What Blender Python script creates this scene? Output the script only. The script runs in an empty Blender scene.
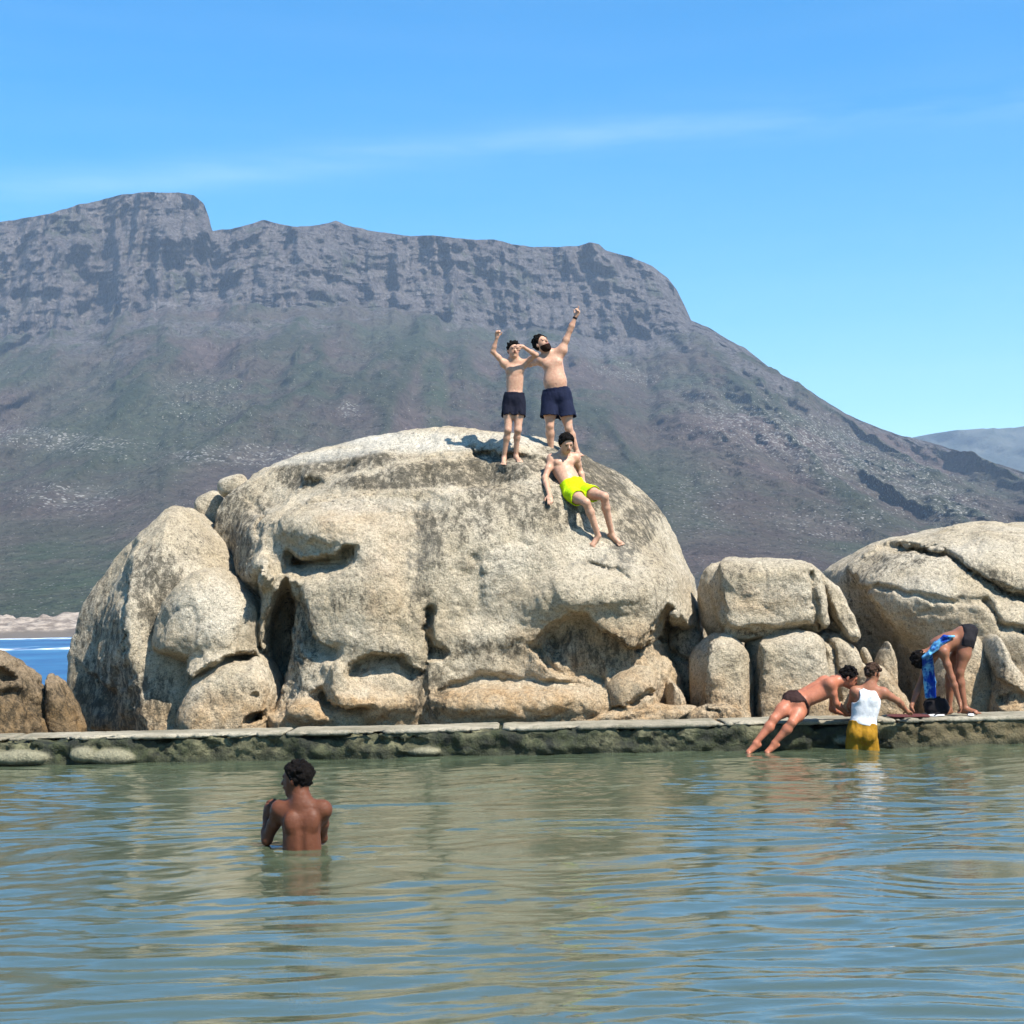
import bpy, math, random
import numpy as np
from mathutils import Vector, Matrix
random.seed(3)
C = bpy.context.scene.collection
F = 1600.0
CAMZ = 1.75
TH = math.atan(105/1600.0)
PH = math.radians(1.23)
fwd = np.array([0, math.cos(TH), math.sin(TH)])
r0 = np.array([1.0, 0, 0]); u0 = np.array([0, -math.sin(TH), math.cos(TH)])
RT = math.cos(PH)*r0 - math.sin(PH)*u0
UP = math.cos(PH)*u0 + math.sin(PH)*r0
CAM = np.array([0, 0, CAMZ])

def P(px, py, Y):
    d = fwd + RT*(px-512)/F + UP*(512-py)/F
    return CAM + d*(Y/d[1])
def proj(p):
    q = p - CAM
    w = np.maximum(q@fwd, 0.1)
    return 512 + F*(q@RT)/w, 512 - F*(q@UP)/w
def nrm(v): return v/(np.linalg.norm(v)+1e-12)

# ---------------------------------------------------------------- noise
_T = np.random.RandomState(7).uniform(-1, 1, (64*64*64)).astype(np.float32)
def vnoise(p, seed=0):
    p = np.asarray(p, dtype=np.float32)+np.float32((seed*7.31) % 61)
    f = np.floor(p); t = p-f; i = f.astype(np.int32)
    t = t*t*t*(t*(t*6-15)+10)
    x0 = (i[:, 0] & 63) << 12; x1 = ((i[:, 0]+1) & 63) << 12
    y0 = ((i[:, 1]+seed*5) & 63) << 6; y1 = ((i[:, 1]+seed*5+1) & 63) << 6
    z0 = (i[:, 2] & 63); z1 = (i[:, 2]+1) & 63
    tx, ty, tz = t[:, 0], t[:, 1], t[:, 2]
    def lx(y, z):
        a = _T[x0+y+z]; return a+(_T[x1+y+z]-a)*tx
    a = lx(y0, z0); a = a+(lx(y1, z0)-a)*ty
    b = lx(y0, z1); b = b+(lx(y1, z1)-b)*ty
    return a+(b-a)*tz
def fbm(p, oct=4, seed=0, gain=.5, lac=2.03):
    a = 1.0; s = 0; tot = 0
    q = np.array(p, dtype=np.float64)
    for k in range(oct):
        s = s + a*vnoise(q, seed+k*17); tot += a
        a *= gain; q = q*lac + 13.7
    return s/tot
def sstep(a, b, x):
    t = np.clip((x-a)/(b-a), 0, 1); return t*t*(3-2*t)

# ---------------------------------------------------------------- surface nets
def surface_nets(Fd, org, h):
    ins = Fd < 0
    c = [ins[a:ins.shape[0]-1+a, b:ins.shape[1]-1+b, d:ins.shape[2]-1+d] for a in (0, 1) for b in (0, 1) for d in (0, 1)]
    cnt = sum(x.astype(np.int8) for x in c)
    act = (cnt > 0) & (cnt < 8)
    ci = np.argwhere(act)
    idx = -np.ones(act.shape, dtype=np.int64); idx[act] = np.arange(len(ci))
    acc = np.zeros((len(ci), 3)); n = np.zeros(len(ci))
    cor = [(a, b, d) for a in (0, 1) for b in (0, 1) for d in (0, 1)]
    for ca in cor:
        for ax in range(3):
            if ca[ax]: continue
            cb = list(ca); cb[ax] = 1
            va = Fd[ci[:, 0]+ca[0], ci[:, 1]+ca[1], ci[:, 2]+ca[2]]
            vb = Fd[ci[:, 0]+cb[0], ci[:, 1]+cb[1], ci[:, 2]+cb[2]]
            m = (va < 0) != (vb < 0)
            t = va/(va-vb+1e-12)
            pt = np.array(ca, dtype=float)[None, :].repeat(len(ci), 0); pt[:, ax] += t
            acc[m] += pt[m]; n[m] += 1
    V = org + h*(ci + acc/np.maximum(n, 1)[:, None])
    quads = []
    for ax in range(3):
        b, d = [(1, 2), (2, 0), (0, 1)][ax]
        sl0 = [slice(None)]*3; sl1 = [slice(None)]*3
        sl0[ax] = slice(0, -1); sl1[ax] = slice(1, None)
        for q in (b, d):
            sl0[q] = slice(1, -1); sl1[q] = slice(1, -1)
        A = ins[tuple(sl0)]; B = ins[tuple(sl1)]
        for flip, M in ((0, A & ~B), (1, ~A & B)):
            e = np.argwhere(M)
            if not len(e): continue
            e[:, b] += 1; e[:, d] += 1
            def cell(ob, od):
                x = e.copy(); x[:, b] -= ob; x[:, d] -= od
                return idx[x[:, 0], x[:, 1], x[:, 2]]
            q = np.stack([cell(1, 1), cell(0, 1), cell(0, 0), cell(1, 0)], 1)
            if flip: q = q[:, ::-1]
            quads.append(q)
    Q = np.concatenate(quads)
    return V, Q
def subdiv(V, Q):
    n = len(V)
    E = np.concatenate([Q[:, [0, 1]], Q[:, [1, 2]], Q[:, [2, 3]], Q[:, [3, 0]]])
    E = np.sort(E, 1)
    key = E[:, 0]*n + E[:, 1]
    uk, inv = np.unique(key, return_inverse=True)
    em = (V[uk//n] + V[uk % n])/2
    fc = V[Q].mean(1)
    m = len(Q)
    e = [n + inv[i*m:(i+1)*m] for i in range(4)]
    f = n + len(uk) + np.arange(m)
    V2 = np.concatenate([V, em, fc])
    Q2 = np.concatenate([np.stack([Q[:, 0], e[0], f, e[3]], 1), np.stack([e[0], Q[:, 1], e[1], f], 1),
                         np.stack([f, e[1], Q[:, 2], e[2]], 1), np.stack([e[3], f, e[2], Q[:, 3]], 1)])
    return V2, Q2
def mesh(name, V, Q, mat=None, parent=None, attrs=None, smooth=True, mats=None, mi=None):
    V = np.asarray(V, dtype=np.float32); Q = np.asarray(Q, dtype=np.int32)
    me = bpy.data.meshes.new(name)
    k = Q.shape[1]
    me.vertices.add(len(V)); me.vertices.foreach_set('co', V.ravel())
    me.loops.add(Q.size); me.loops.foreach_set('vertex_index', Q.ravel())
    me.polygons.add(len(Q)); me.polygons.foreach_set('loop_start', np.arange(0, Q.size, k, dtype=np.int32))
    me.polygons.foreach_set('loop_total', np.full(len(Q), k, dtype=np.int32))
    me.update(calc_edges=True)
    me.polygons.foreach_set('use_smooth', np.full(len(Q), smooth))
    for a, v in (attrs or {}).items():
        at = me.attributes.new(a, 'FLOAT', 'POINT'); at.data.foreach_set('value', np.asarray(v, dtype=np.float32))
    for m in (mats or ([mat] if mat else [])): me.materials.append(m)
    if mi is not None: me.polygons.foreach_set('material_index', np.asarray(mi, dtype=np.int32))
    me.update()
    o = bpy.data.objects.new(name, me); C.objects.link(o)
    if parent is not None: o.parent = parent
    return o
def tag(o, label=None, cat=None, group=None, kind=None):
    if label: o['label'] = label
    if cat: o['category'] = cat
    if group: o['group'] = group
    if kind: o['kind'] = kind
    return o
def recentre(o, base=None):
    """move the object's origin to its base, and its children with it"""
    me = o.data
    n = len(me.vertices); a = np.empty(n*3, dtype=np.float32); me.vertices.foreach_get('co', a); a = a.reshape(-1, 3)
    b = np.array([(a[:, 0].min()+a[:, 0].max())/2, (a[:, 1].min()+a[:, 1].max())/2, a[:, 2].min()], dtype=np.float32) if base is None else np.asarray(base, dtype=np.float32)
    me.vertices.foreach_set('co', (a-b).ravel()); o.location = b.tolist(); me.update()
    return b

# ---------------------------------------------------------------- materials
class N:
    def __init__(s, name):
        s.m = bpy.data.materials.new(name); s.m.use_nodes = True
        s.t = s.m.node_tree; s.t.nodes.clear(); s.out = s.t.nodes.new('ShaderNodeOutputMaterial')
    def n(s, ty, **kw):
        x = s.t.nodes.new(ty)
        for k, v in kw.items():
            if k.startswith('i_'):
                x.inputs[k[2:].replace('_', ' ')].default_value = v
            else: setattr(x, k, v)
        return x
    def l(s, a, b): s.t.links.new(a, b)
    def noise(s, vec, scale, detail=5, rough=.55, dist=0):
        x = s.n('ShaderNodeTexNoise'); x.inputs['Scale'].default_value = scale; x.inputs['Detail'].default_value = detail
        x.inputs['Roughness'].default_value = rough; x.inputs['Distortion'].default_value = dist
        s.l(vec, x.inputs['Vector']); return x.outputs['Fac']
    def ramp(s, fac, stops):
        x = s.n('ShaderNodeValToRGB'); e = x.color_ramp.elements
        while len(e) > 1: e.remove(e[-1])
        e[0].position = stops[0][0]; c = stops[0][1]; e[0].color = (c, c, c, 1) if np.isscalar(c) else (*c, 1)
        for p, c in stops[1:]:
            y = e.new(p); y.color = (c, c, c, 1) if np.isscalar(c) else (*c, 1)
        s.l(fac, x.inputs['Fac']); return x.outputs['Color']
    def math(s, op, a, b=None, c=None, clamp=False):
        x = s.n('ShaderNodeMath', operation=op, use_clamp=clamp)
        for i, v in enumerate((a, b, c)):
            if v is None: continue
            if isinstance(v, (int, float)): x.inputs[i].default_value = v
            else: s.l(v, x.inputs[i])
        return x.outputs[0]
    def mix(s, fac, a, b, mode='MIX'):
        x = s.n('ShaderNodeMix', data_type='RGBA', blend_type=mode)
        for i, v in ((0, fac), (6, a), (7, b)):
            if isinstance(v, (int, float)): x.inputs[i].default_value = v
            elif isinstance(v, (tuple, list)): x.inputs[i].default_value = (*v, 1)
            else: s.l(v, x.inputs[i])
        return x.outputs[2]
    def attr(s, name):
        x = s.n('ShaderNodeAttribute', attribute_name=name); return x.outputs['Fac']
    def pos(s):
        return s.n('ShaderNodeNewGeometry').outputs['Position']
    def scaled(s, vec, sc):
        x = s.n('ShaderNodeVectorMath', operation='MULTIPLY'); s.l(vec, x.inputs[0]); x.inputs[1].default_value = sc
        return x.outputs[0]
    def bump(s, h, strength, dist, normal=None):
        x = s.n('ShaderNodeBump'); x.inputs['Strength'].default_value = strength; x.inputs['Distance'].default_value = dist
        s.l(h, x.inputs['Height'])
        if normal: s.l(normal, x.inputs['Normal'])
        return x.outputs['Normal']
    def bsdf(s, col, rough=.8, normal=None, spec=.3, **kw):
        b = s.n('ShaderNodeBsdfPrincipled')
        for k, v in (('Base Color', col), ('Roughness', rough), ('Specular IOR Level', spec), ('Normal', normal), *kw.items()):
            if v is None: continue
            if isinstance(v, (int, float)): b.inputs[k].default_value = v
            elif isinstance(v, (tuple, list)): b.inputs[k].default_value = (*v, 1) if len(v) == 3 and k != 'Subsurface Radius' else v
            else: s.l(v, b.inputs[k])
        s.l(b.outputs[0], s.out.inputs['Surface']); return b

def rock_mat(name, base=(.53, .43, .285), pale=(.66, .565, .415), tan=(.53, .33, .155), dark=(.045, .041, .029), grey=(.33, .27, .19)):
    m = N(name); p = m.pos()
    n1 = m.noise(p, 1.1, 6, .6); n2 = m.noise(p, 4.5, 6, .65); n3 = m.noise(p, 22, 5, .7); n4 = m.noise(p, 70, 3, .7)
    col = m.mix(m.ramp(n1, [(.35, 0), (.65, 1)]), base, pale)
    col = m.mix(m.math('MULTIPLY', m.ramp(n2, [(.48, 0), (.70, 1)]), .55), col, grey)
    # tan iron staining
    tn = m.math('MULTIPLY', m.attr('tan'), m.ramp(n2, [(.3, .35), (.6, 1)]))
    col = m.mix(tn, col, tan)
    # dark lichen staining, streaked; shade of hollows and left faces painted in too
    st = m.scaled(p, (7, 7, 2.2)); ns = m.noise(st, 1.6, 7, .72)
    nr_ = m.ramp(ns, [(.34, 0), (.64, 1)]); n3r = m.ramp(n3, [(.36, 0), (.64, 1)])
    n5r = m.ramp(m.noise(m.scaled(p, (1, 1, .6)), 9, 6, .8), [(.38, 0), (.62, 1)])
    f = m.math('ADD', m.math('MULTIPLY', m.attr('stain'), .62), m.math('ADD', m.math('MULTIPLY', nr_, .42), m.math('ADD', m.math('MULTIPLY', n3r, .34), m.math('MULTIPLY', n5r, .36))))
    f = m.ramp(m.math('MULTIPLY', f, .6), [(.545, 0), (.70, .85), (.9, 1)])
    col = m.mix(m.math('MULTIPLY', f, .88), col, dark)
    # sparse dark spots everywhere
    sp = m.ramp(m.noise(p, 11, 4, .75), [(.60, 0), (.70, 1)])
    col = m.mix(m.math('MULTIPLY', sp, .55), col, dark)
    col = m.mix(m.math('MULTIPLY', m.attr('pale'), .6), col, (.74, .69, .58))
    # granite grain
    gr = m.ramp(n3, [(.30, .22), (.44, .82), (.58, 1.08), (.75, 1.35)])
    col = m.mix(.85, col, gr, 'MULTIPLY')
    gr2 = m.ramp(n4, [(.32, .35), (.48, .95), (.7, 1.25)])
    col = m.mix(.8, col, gr2, 'MULTIPLY')
    h = m.math('ADD', m.math('MULTIPLY', m.noise(p, 9, 8, .68), 1.0), m.math('MULTIPLY', n3, .35))
    nor = m.bump(h, .9, .13)
    nor = m.bump(n4, .6, .022, nor)
    m.bsdf(col, .88, nor, .2)
    return m.m
M_rock = rock_mat('granite')
M_brown = rock_mat('brown_rock', base=(.25, .175, .10), pale=(.36, .27, .17), tan=(.28, .17, .07), dark=(.03, .025, .015), grey=(.13, .095, .06))

# ---------------------------------------------------------------- rocks as implicit surfaces
def E(px, py, Y, rx, rz, ry, p=2.4, ang=0, k=.18, yaw=0, off=0):
    c = P(px, py, Y); s = Y/F
    a = math.radians(ang); w = math.radians(yaw)
    ax = np.array([math.cos(a), 0, math.sin(a)]); az = np.array([-math.sin(a), 0, math.cos(a)]); ay = np.array([0, 1.0, 0])
    if yaw:
        ax, ay = ax*math.cos(w)+ay*math.sin(w), ay*math.cos(w)-ax*math.sin(w)
    return dict(c=c, R=np.stack([ax, ay, az], 1), r=np.array([rx*s, ry, rz*s]), p=p, k=k)
def OUT(pl, Y, ry, w=40, p=2.6, k=.15, dy=0.0, lean=0.0):
    pl = [tuple(map(float, a)) for a in pl]
    for _ in range(2):
        n = []
        for a, b in zip(pl, pl[1:]+pl[:1]):
            n += [(.75*a[0]+.25*b[0], .75*a[1]+.25*b[1]), (.25*a[0]+.75*b[0], .25*a[1]+.75*b[1])]
        pl = n
    W = np.array([P(a, b, Y) for a, b in pl])
    lo, hi = W.min(0), W.max(0)
    return dict(poly=W[:, [0, 2]], c=np.array([(lo[0]+hi[0])/2, Y, (lo[2]+hi[2])/2]), R=np.eye(3), r=np.array([(hi[0]-lo[0])/2, ry+abs(lean)*(hi[2]-lo[2])/2, (hi[2]-lo[2])/2]),
                ry=ry, w=w*Y/F, p=p, k=k, lean=lean)
def out_d(q, e):
    x, z = q[:, 0], q[:, 2]; pl = e['poly']
    best = np.full(len(q), 1e9); ins = np.zeros(len(q), bool)
    for (x0, z0), (x1, z1) in zip(pl, np.roll(pl, -1, 0)):
        dx, dz = x1-x0, z1-z0; L = dx*dx+dz*dz+1e-12
        t = np.clip(((x-x0)*dx+(z-z0)*dz)/L, 0, 1)
        ex, ez = x-(x0+t*dx), z-(z0+t*dz)
        best = np.minimum(best, ex*ex+ez*ez)
        c = ((z0 > z) != (z1 > z)) & (x < (x1-x0)*(z-z0)/((z1-z0) if abs(z1-z0) > 1e-9 else 1e-9)+x0)
        ins ^= c
    s2 = np.sqrt(best)*np.where(ins, -1, 1)
    w, ry, p = e['w'], e['ry'], e['p']
    a = np.maximum(1+s2/w, 0); y = np.abs(q[:, 1]-e['c'][1]-e['lean']*(z-e['c'][2]))/ry
    n = (a**p+y**p+1e-12)**(1/p)
    g = np.sqrt((a**(p-1)/w)**2+(y**(p-1)/ry)**2)*n**(1-p)
    return (n-1)/np.maximum(g, 1/max(w, ry))
def ell_d(q, e):
    if 'poly' in e: return out_d(q, e)
    l = np.abs((q-e['c'])@e['R'])/e['r']
    p = e['p']
    n = (l[:, 0]**p+l[:, 1]**p+l[:, 2]**p+1e-12)**(1/p)
    # distance estimate by gradient
    g = ((l+1e-9)**(p-1))/e['r']
    gn = np.sqrt((g*g).sum(1))*n**(1-p)
    return (n-1)/np.maximum(gn, 1e-3)*1.0
def smin(a, b, k):
    h = np.maximum(k-np.abs(a-b), 0)/k
    return np.minimum(a, b)-h*h*k*.25
def polydist(u, v, pl):
    """distance to a polyline in picture units with side (+ below / right of travel)"""
    best = np.full(u.shape, 1e9); side = np.zeros(u.shape)
    for (x0, y0), (x1, y1) in zip(pl[:-1], pl[1:]):
        dx, dy = x1-x0, y1-y0; L = dx*dx+dy*dy
        t = np.clip(((u-x0)*dx+(v-y0)*dy)/L, 0, 1)
        ex, ey = u-(x0+t*dx), v-(y0+t*dy)
        d = np.hypot(ex, ey); cr = dx*ey-dy*ex
        m = d < best
        best = np.where(m, d, best); side = np.where(m, np.sign(cr), side)
    return best, side
def relief(u, v, feats, wob):
    r = np.zeros(u.shape)
    for ft in feats:
        ty = ft[0]
        if ty == 'pit':
            _, a, b, ra, rb, ang, dep = ft[:7]; an = math.radians(ang)
            x = ((u-a)*math.cos(an)-(v-b)*math.sin(an))/ra; y = ((u-a)*math.sin(an)+(v-b)*math.cos(an))/rb
            q = np.hypot(x, y)*(1+.18*wob)
            r += dep*(1-sstep(.55, 1.1, q))
        elif ty == 'bump':
            _, a, b, ra, rb, ang, dep = ft[:7]; an = math.radians(ang)
            x = ((u-a)*math.cos(an)-(v-b)*math.sin(an))/ra; y = ((u-a)*math.sin(an)+(v-b)*math.cos(an))/rb
            r -= dep*np.exp(-(x*x+y*y)**1.5*1.2)
        elif ty == 'slant':      # the rock turns away past the line: slope in metres per unit, up to a limit
            _, pl, slope, lim, sg = ft
            d, sd_ = polydist(u, v, pl); x = np.maximum(sd_*sg*d, 0)
            (x0, y0), (x1, y1) = pl[0], pl[1]; a0 = nrm(np.array([x1-x0, y1-y0], float))
            r += lim*(1-np.exp(-x*slope/lim))*sstep(-16, 4, (u-x0)*a0[0]+(v-y0)*a0[1])
        elif ty == 'crack':
            _, pl, w, dep = ft
            d, s = polydist(u, v, pl); r += dep*np.exp(-(d/(w*(1+.4*wob)))**2)
        elif ty == 'under':      # a lip: full depth just past the line on its + side, fading away from it
            _, pl, fade, dep = ft[:4]; sg = ft[4] if len(ft) > 4 else 1
            d, s = polydist(u, v, pl)
            s = s*sg*d
            # fade at the ends of the line
            (x0, y0), (x1, y1) = pl[0], pl[-1]
            a0 = nrm(np.array([pl[1][0]-x0, pl[1][1]-y0], float)); a1 = nrm(np.array([x1-pl[-2][0], y1-pl[-2][1]], float))
            ef = ft[5] if len(ft) > 5 else 12
            e = sstep(-2, ef, (u-x0)*a0[0]+(v-y0)*a0[1])*(1-sstep(-ef, 2, (u-x1)*a1[0]+(v-y1)*a1[1]))
            r += dep*e*sstep(-1.5, 2.0, s)*np.exp(-(np.maximum(s, 0)/fade)**2*1.0)
    return r
ROCKS = {}
def rock(name, prims, feats=(), stain_shades=(), tans=(), pales=(), h=.05, sub=1, mat=None, label='', group=None, rough=1.0, seed=1, zmin=-.6, cat='boulder', stain0=0., big=1.0, carve=(), yb=None):
    yb = np.mean([e['c'][1] for e in prims]) if yb is None else yb
    def base(q):
        d = None
        for e in prims:
            x = ell_d(q, e); d = x if d is None else smin(d, x, e['k'])
        for e in carve:
            d = -smin(-d, ell_d(q, e), .06) if False else np.maximum(d, -ell_d(q, e))
        return d
    def full(q, fine=True):
        d = base(q)
        m = np.abs(d) < 1.6
        qq = q[m]
        u, v = proj(qq)
        w = fbm(qq*2.0, 2, seed+5)
        rg = np.abs(fbm(qq*1.15+5, 3, seed+41))
        extra = .15*big*rough*fbm(qq*.55, 2, seed) + .07*rough*fbm(qq*1.9, 3, seed+31) + .02*rough*np.maximum(.13-rg, 0)/.13
        if fine: extra = extra + .022*rough*fbm(qq*8, 4, seed+77, .6)
        if feats:
            fr = 1-sstep(yb-.5, yb+.2, qq[:, 1])
            w2 = fbm(qq*5.5, 3, seed+91, .6); w3 = fbm(qq*5.5+40, 3, seed+92, .6)
            extra = extra + np.clip(relief(u+5*w+6*w2, v+4*w+5*w3, feats, w+.8*w2), -.5, 1.5)*fr
        d = d.copy(); d[m] = d[m]+extra
        return d
    ROCKS[name+str(seed)] = full
    lo = np.min([e['c']-np.abs(e['R'])@e['r'] for e in prims], 0)-.5
    hi = np.max([e['c']+np.abs(e['R'])@e['r'] for e in prims], 0)+.5
    lo[2] = max(lo[2], zmin)
    n = np.ceil((hi-lo)/h).astype(int)+1
    g = np.stack(np.meshgrid(*[lo[i]+h*np.arange(n[i]) for i in range(3)], indexing='ij'), -1).reshape(-1, 3)
    Fd = np.empty(len(g), dtype=np.float32)
    for i in range(0, len(g), 400000): Fd[i:i+400000] = full(g[i:i+400000], False)
    Fd = Fd.reshape(n)
    Fd[:, :, 0] = np.maximum(Fd[:, :, 0], .01)
    V, Q = surface_nets(Fd, lo, h)
    eps = .01; d = full(V, False)
    G = np.stack([(full(V+np.eye(3)[a]*eps, False)-d)/eps for a in range(3)], 1)
    step = (d/np.maximum((G*G).sum(1), .35))[:, None]*G
    L = np.linalg.norm(step, axis=1, keepdims=True); step *= np.minimum(1, (.5*h)/np.maximum(L, 1e-9))
    V = V-step*(V[:, 2] > lo[2]+h*1.6)[:, None]
    for _ in range(sub): V, Q = subdiv(V, Q)
    for it in range(2):
        fn = np.cross(V[Q[:, 2]]-V[Q[:, 0]], V[Q[:, 3]]-V[Q[:, 1]])
        vn = np.stack([np.bincount(Q.ravel(), np.repeat(fn[:, a], 4), len(V)) for a in range(3)], 1)
        vn /= np.linalg.norm(vn, axis=1, keepdims=True)+1e-12
        d = np.clip(full(V), -.5*h, .5*h)*(V[:, 2] > lo[2]+h*1.6)
        V = V-vn*d[:, None]*.8
    u, v = proj(V)
    w = fbm(V*1.7, 3, seed+9)
    def field(lst):
        r = np.zeros(len(V))
        for a, b, ra, rb, ang, st in lst:
            an = math.radians(ang)
            x = ((u-a)*math.cos(an)-(v-b)*math.sin(an))/ra; y = ((u-a)*math.sin(an)+(v-b)*math.cos(an))/rb
            r = np.maximum(r, st*(1-sstep(.5, 1.25, np.hypot(x, y)+.25*w)))
        return r
    s = np.clip(field(stain_shades)+stain0, 0, 1)
    t = field(tans); t = np.maximum(t, (1-sstep(.35, 1.15, V[:, 2]+.35*w))*.75)
    o = mesh(name, V, Q, mat or M_rock, attrs={'stain': s, 'tan': t, 'pale': field(pales)})
    recentre(o)
    tag(o, label, cat, group)
    return o
def trace(fn, px, py, y0=20.5, y1=30, st=.02):
    Y = np.arange(y0, y1, st); pts = np.array([P(px, py, y) for y in Y])
    d = fn(pts); i = np.argmax(d < 0)
    return pts[i] if d[i] < 0 else None

big_feats = [
    ('slant', [(380, 380), (300, 480), (285, 500), (262, 540), (262, 560)], .020, .6, 1),
    ('under', [(262, 540), (275, 524), (292, 511), (318, 501), (350, 494), (400, 491), (450, 490), (500, 486), (530, 480)], 55, .32, -1, 45),
    ('bump', 318, 528, 46, 20, -8, .22),
    ('under', [(289, 550), (302, 560), (322, 560), (340, 555), (352, 543)], 15, .45),
    ('pit', 357, 552, 5, 8, 0, .15),
    ('pit', 282, 645, 18, 66, -6, .75),
    ('bump', 256, 572, 16, 18, 0, .35),
    ('under', [(302, 590), (308, 620), (318, 642), (338, 643)], 16, .35),
    ('under', [(343, 676), (350, 662), (372, 654), (400, 654), (421, 668)], 17, .38),
    ('bump', 338, 680, 12, 24, 25, .15), ('bump', 372, 700, 40, 9, -5, .15),
    ('under', [(323, 684), (330, 700), (348, 708), (374, 704)], 14, .40),
    ('crack', [(429, 612), (424, 628), (427, 648)], 4.5, .32),
    ('crack', [(427, 650), (420, 672), (421, 700), (424, 724)], 4, .12),
    ('pit', 434, 652, 10, 8, 0, .2),
    ('under', [(536, 640), (552, 626), (573, 613), (590, 616), (606, 632), (622, 642), (640, 648), (652, 640), (668, 612)], 40, .42),
    ('crack', [(640, 648), (656, 628), (669, 611)], 4, .28),
    ('crack', [(652, 636), (660, 640)], 3, .2),
    ('under', [(605, 684), (582, 678), (556, 676), (540, 662), (528, 642)], 26, .25),
    ('crack', [(588, 562), (606, 566), (628, 576)], 3, .10),
    ('crack', [(432, 500), (418, 530), (410, 560), (414, 600)], 14, .13),
    ('crack', [(440, 690), (480, 676), (530, 682), (600, 684)], 5, .14),
    ('bump', 510, 702, 90, 18, 0, .28), ('bump', 340, 712, 60, 12, 0, .18),
    ('bump', 600, 590, 75, 24, 8, .22), ('bump', 480, 640, 45, 14, 0, .10),
    ('crack', [(556, 470), (600, 455), (640, 470)], 3, .0),
    ('crack', [(470, 452), (505, 456), (545, 462)], 4, .10),
    ('crack', [(470, 560), (480, 600), (476, 640)], 10, .06),
    ('crack', [(250, 500), (262, 515), (258, 535)], 3, .15),
    ('bump', 300, 470, 25, 10, -15, .12),
]
big_stain_shades = [(455, 474, 85, 14, 0, 1), (395, 482, 70, 10, 0, 1), (345, 462, 60, 13, 5, .95), (300, 474, 34, 18, 0, .9), (255, 500, 30, 24, 0, .6), (500, 468, 55, 22, 0, .95), (360, 445, 40, 6, 0, .5),
              (590, 478, 62, 40, -25, 1), (545, 508, 60, 34, 0, .85), (640, 520, 26, 60, -30, .9), (500, 500, 50, 30, 0, .75), (428, 530, 16, 56, 15, .85), (418, 580, 18, 50, 0, .7), (470, 520, 50, 34, 0, .7), (480, 570, 40, 30, 0, .4),
              (355, 600, 32, 18, 0, .65), (590, 650, 70, 26, 0, .8), (480, 650, 70, 18, 0, .7), (235, 530, 28, 60, 0, .8), (590, 560, 36, 10, 20, .6), (430, 690, 26, 36, 0, .85), (300, 640, 25, 80, 0, .75), (655, 580, 25, 60, -10, .5), (385, 650, 50, 14, 0, .5), (600, 600, 60, 12, 5, .35)]  # the cave, hollow and left flank entries paint shade into the colour
big_tans = [(590, 655, 80, 40, 0, .55), (500, 705, 130, 24, 0, .8), (340, 712, 90, 20, 0, .85), (370, 520, 60, 25, 0, .3), (660, 690, 60, 30, 0, .5), (385, 580, 25, 60, 0, .3)]
big_pales = [(420, 442, 90, 10, 0, 1), (330, 455, 80, 6, 8, .8), (480, 440, 70, 8, 0, .7), (380, 505, 70, 9, 0, .45), (400, 550, 40, 50, 0, .25), (560, 560, 80, 30, 0, .3)]  # sunlit whiteness of the top and the ledge is put into the colour
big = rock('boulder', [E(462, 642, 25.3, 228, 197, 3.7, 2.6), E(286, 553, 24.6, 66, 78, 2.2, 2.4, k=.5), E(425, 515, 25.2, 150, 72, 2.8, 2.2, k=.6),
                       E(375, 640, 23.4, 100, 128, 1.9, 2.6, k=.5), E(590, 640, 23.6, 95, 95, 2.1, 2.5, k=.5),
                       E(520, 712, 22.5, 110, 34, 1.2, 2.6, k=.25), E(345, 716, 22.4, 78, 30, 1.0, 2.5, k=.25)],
           big_feats, big_stain_shades, big_tans, big_pales, h=.05, seed=4,
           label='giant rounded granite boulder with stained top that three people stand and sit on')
BIG = ROCKS['boulder4']

rock('boulder', [OUT([(50, 735), (48, 700), (56, 660), (66, 640), (74, 608), (98, 574), (127, 543), (152, 522), (172, 506), (188, 510), (212, 530), (234, 552), (246, 580), (250, 620), (246, 780), (50, 780)], 23.7, 1.5, 62, 2.3, lean=.25),
                 E(135, 640, 23.4, 40, 80, 1.35, 2.2, -22, k=.3)],
     [('slant', [(150, 500), (132, 545), (128, 600), (130, 650), (150, 740)], .030, 1.2, 1), ('crack', [(132, 545), (126, 575), (125, 610), (127, 650)], 3, .14), ('under', [(72, 655), (92, 672), (115, 690), (125, 700)], 25, .30), ],
     [(160, 600, 35, 60, 10, .9), (100, 640, 35, 90, 10, .7), (120, 700, 70, 50, 0, .9), (190, 545, 30, 20, 0, .5)], h=.05, seed=12, yb=24,  # the left side entries paint its shadow into the rock colour
     label='tall peaked granite boulder with a dark shaded left side, left of the giant boulder')
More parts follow.
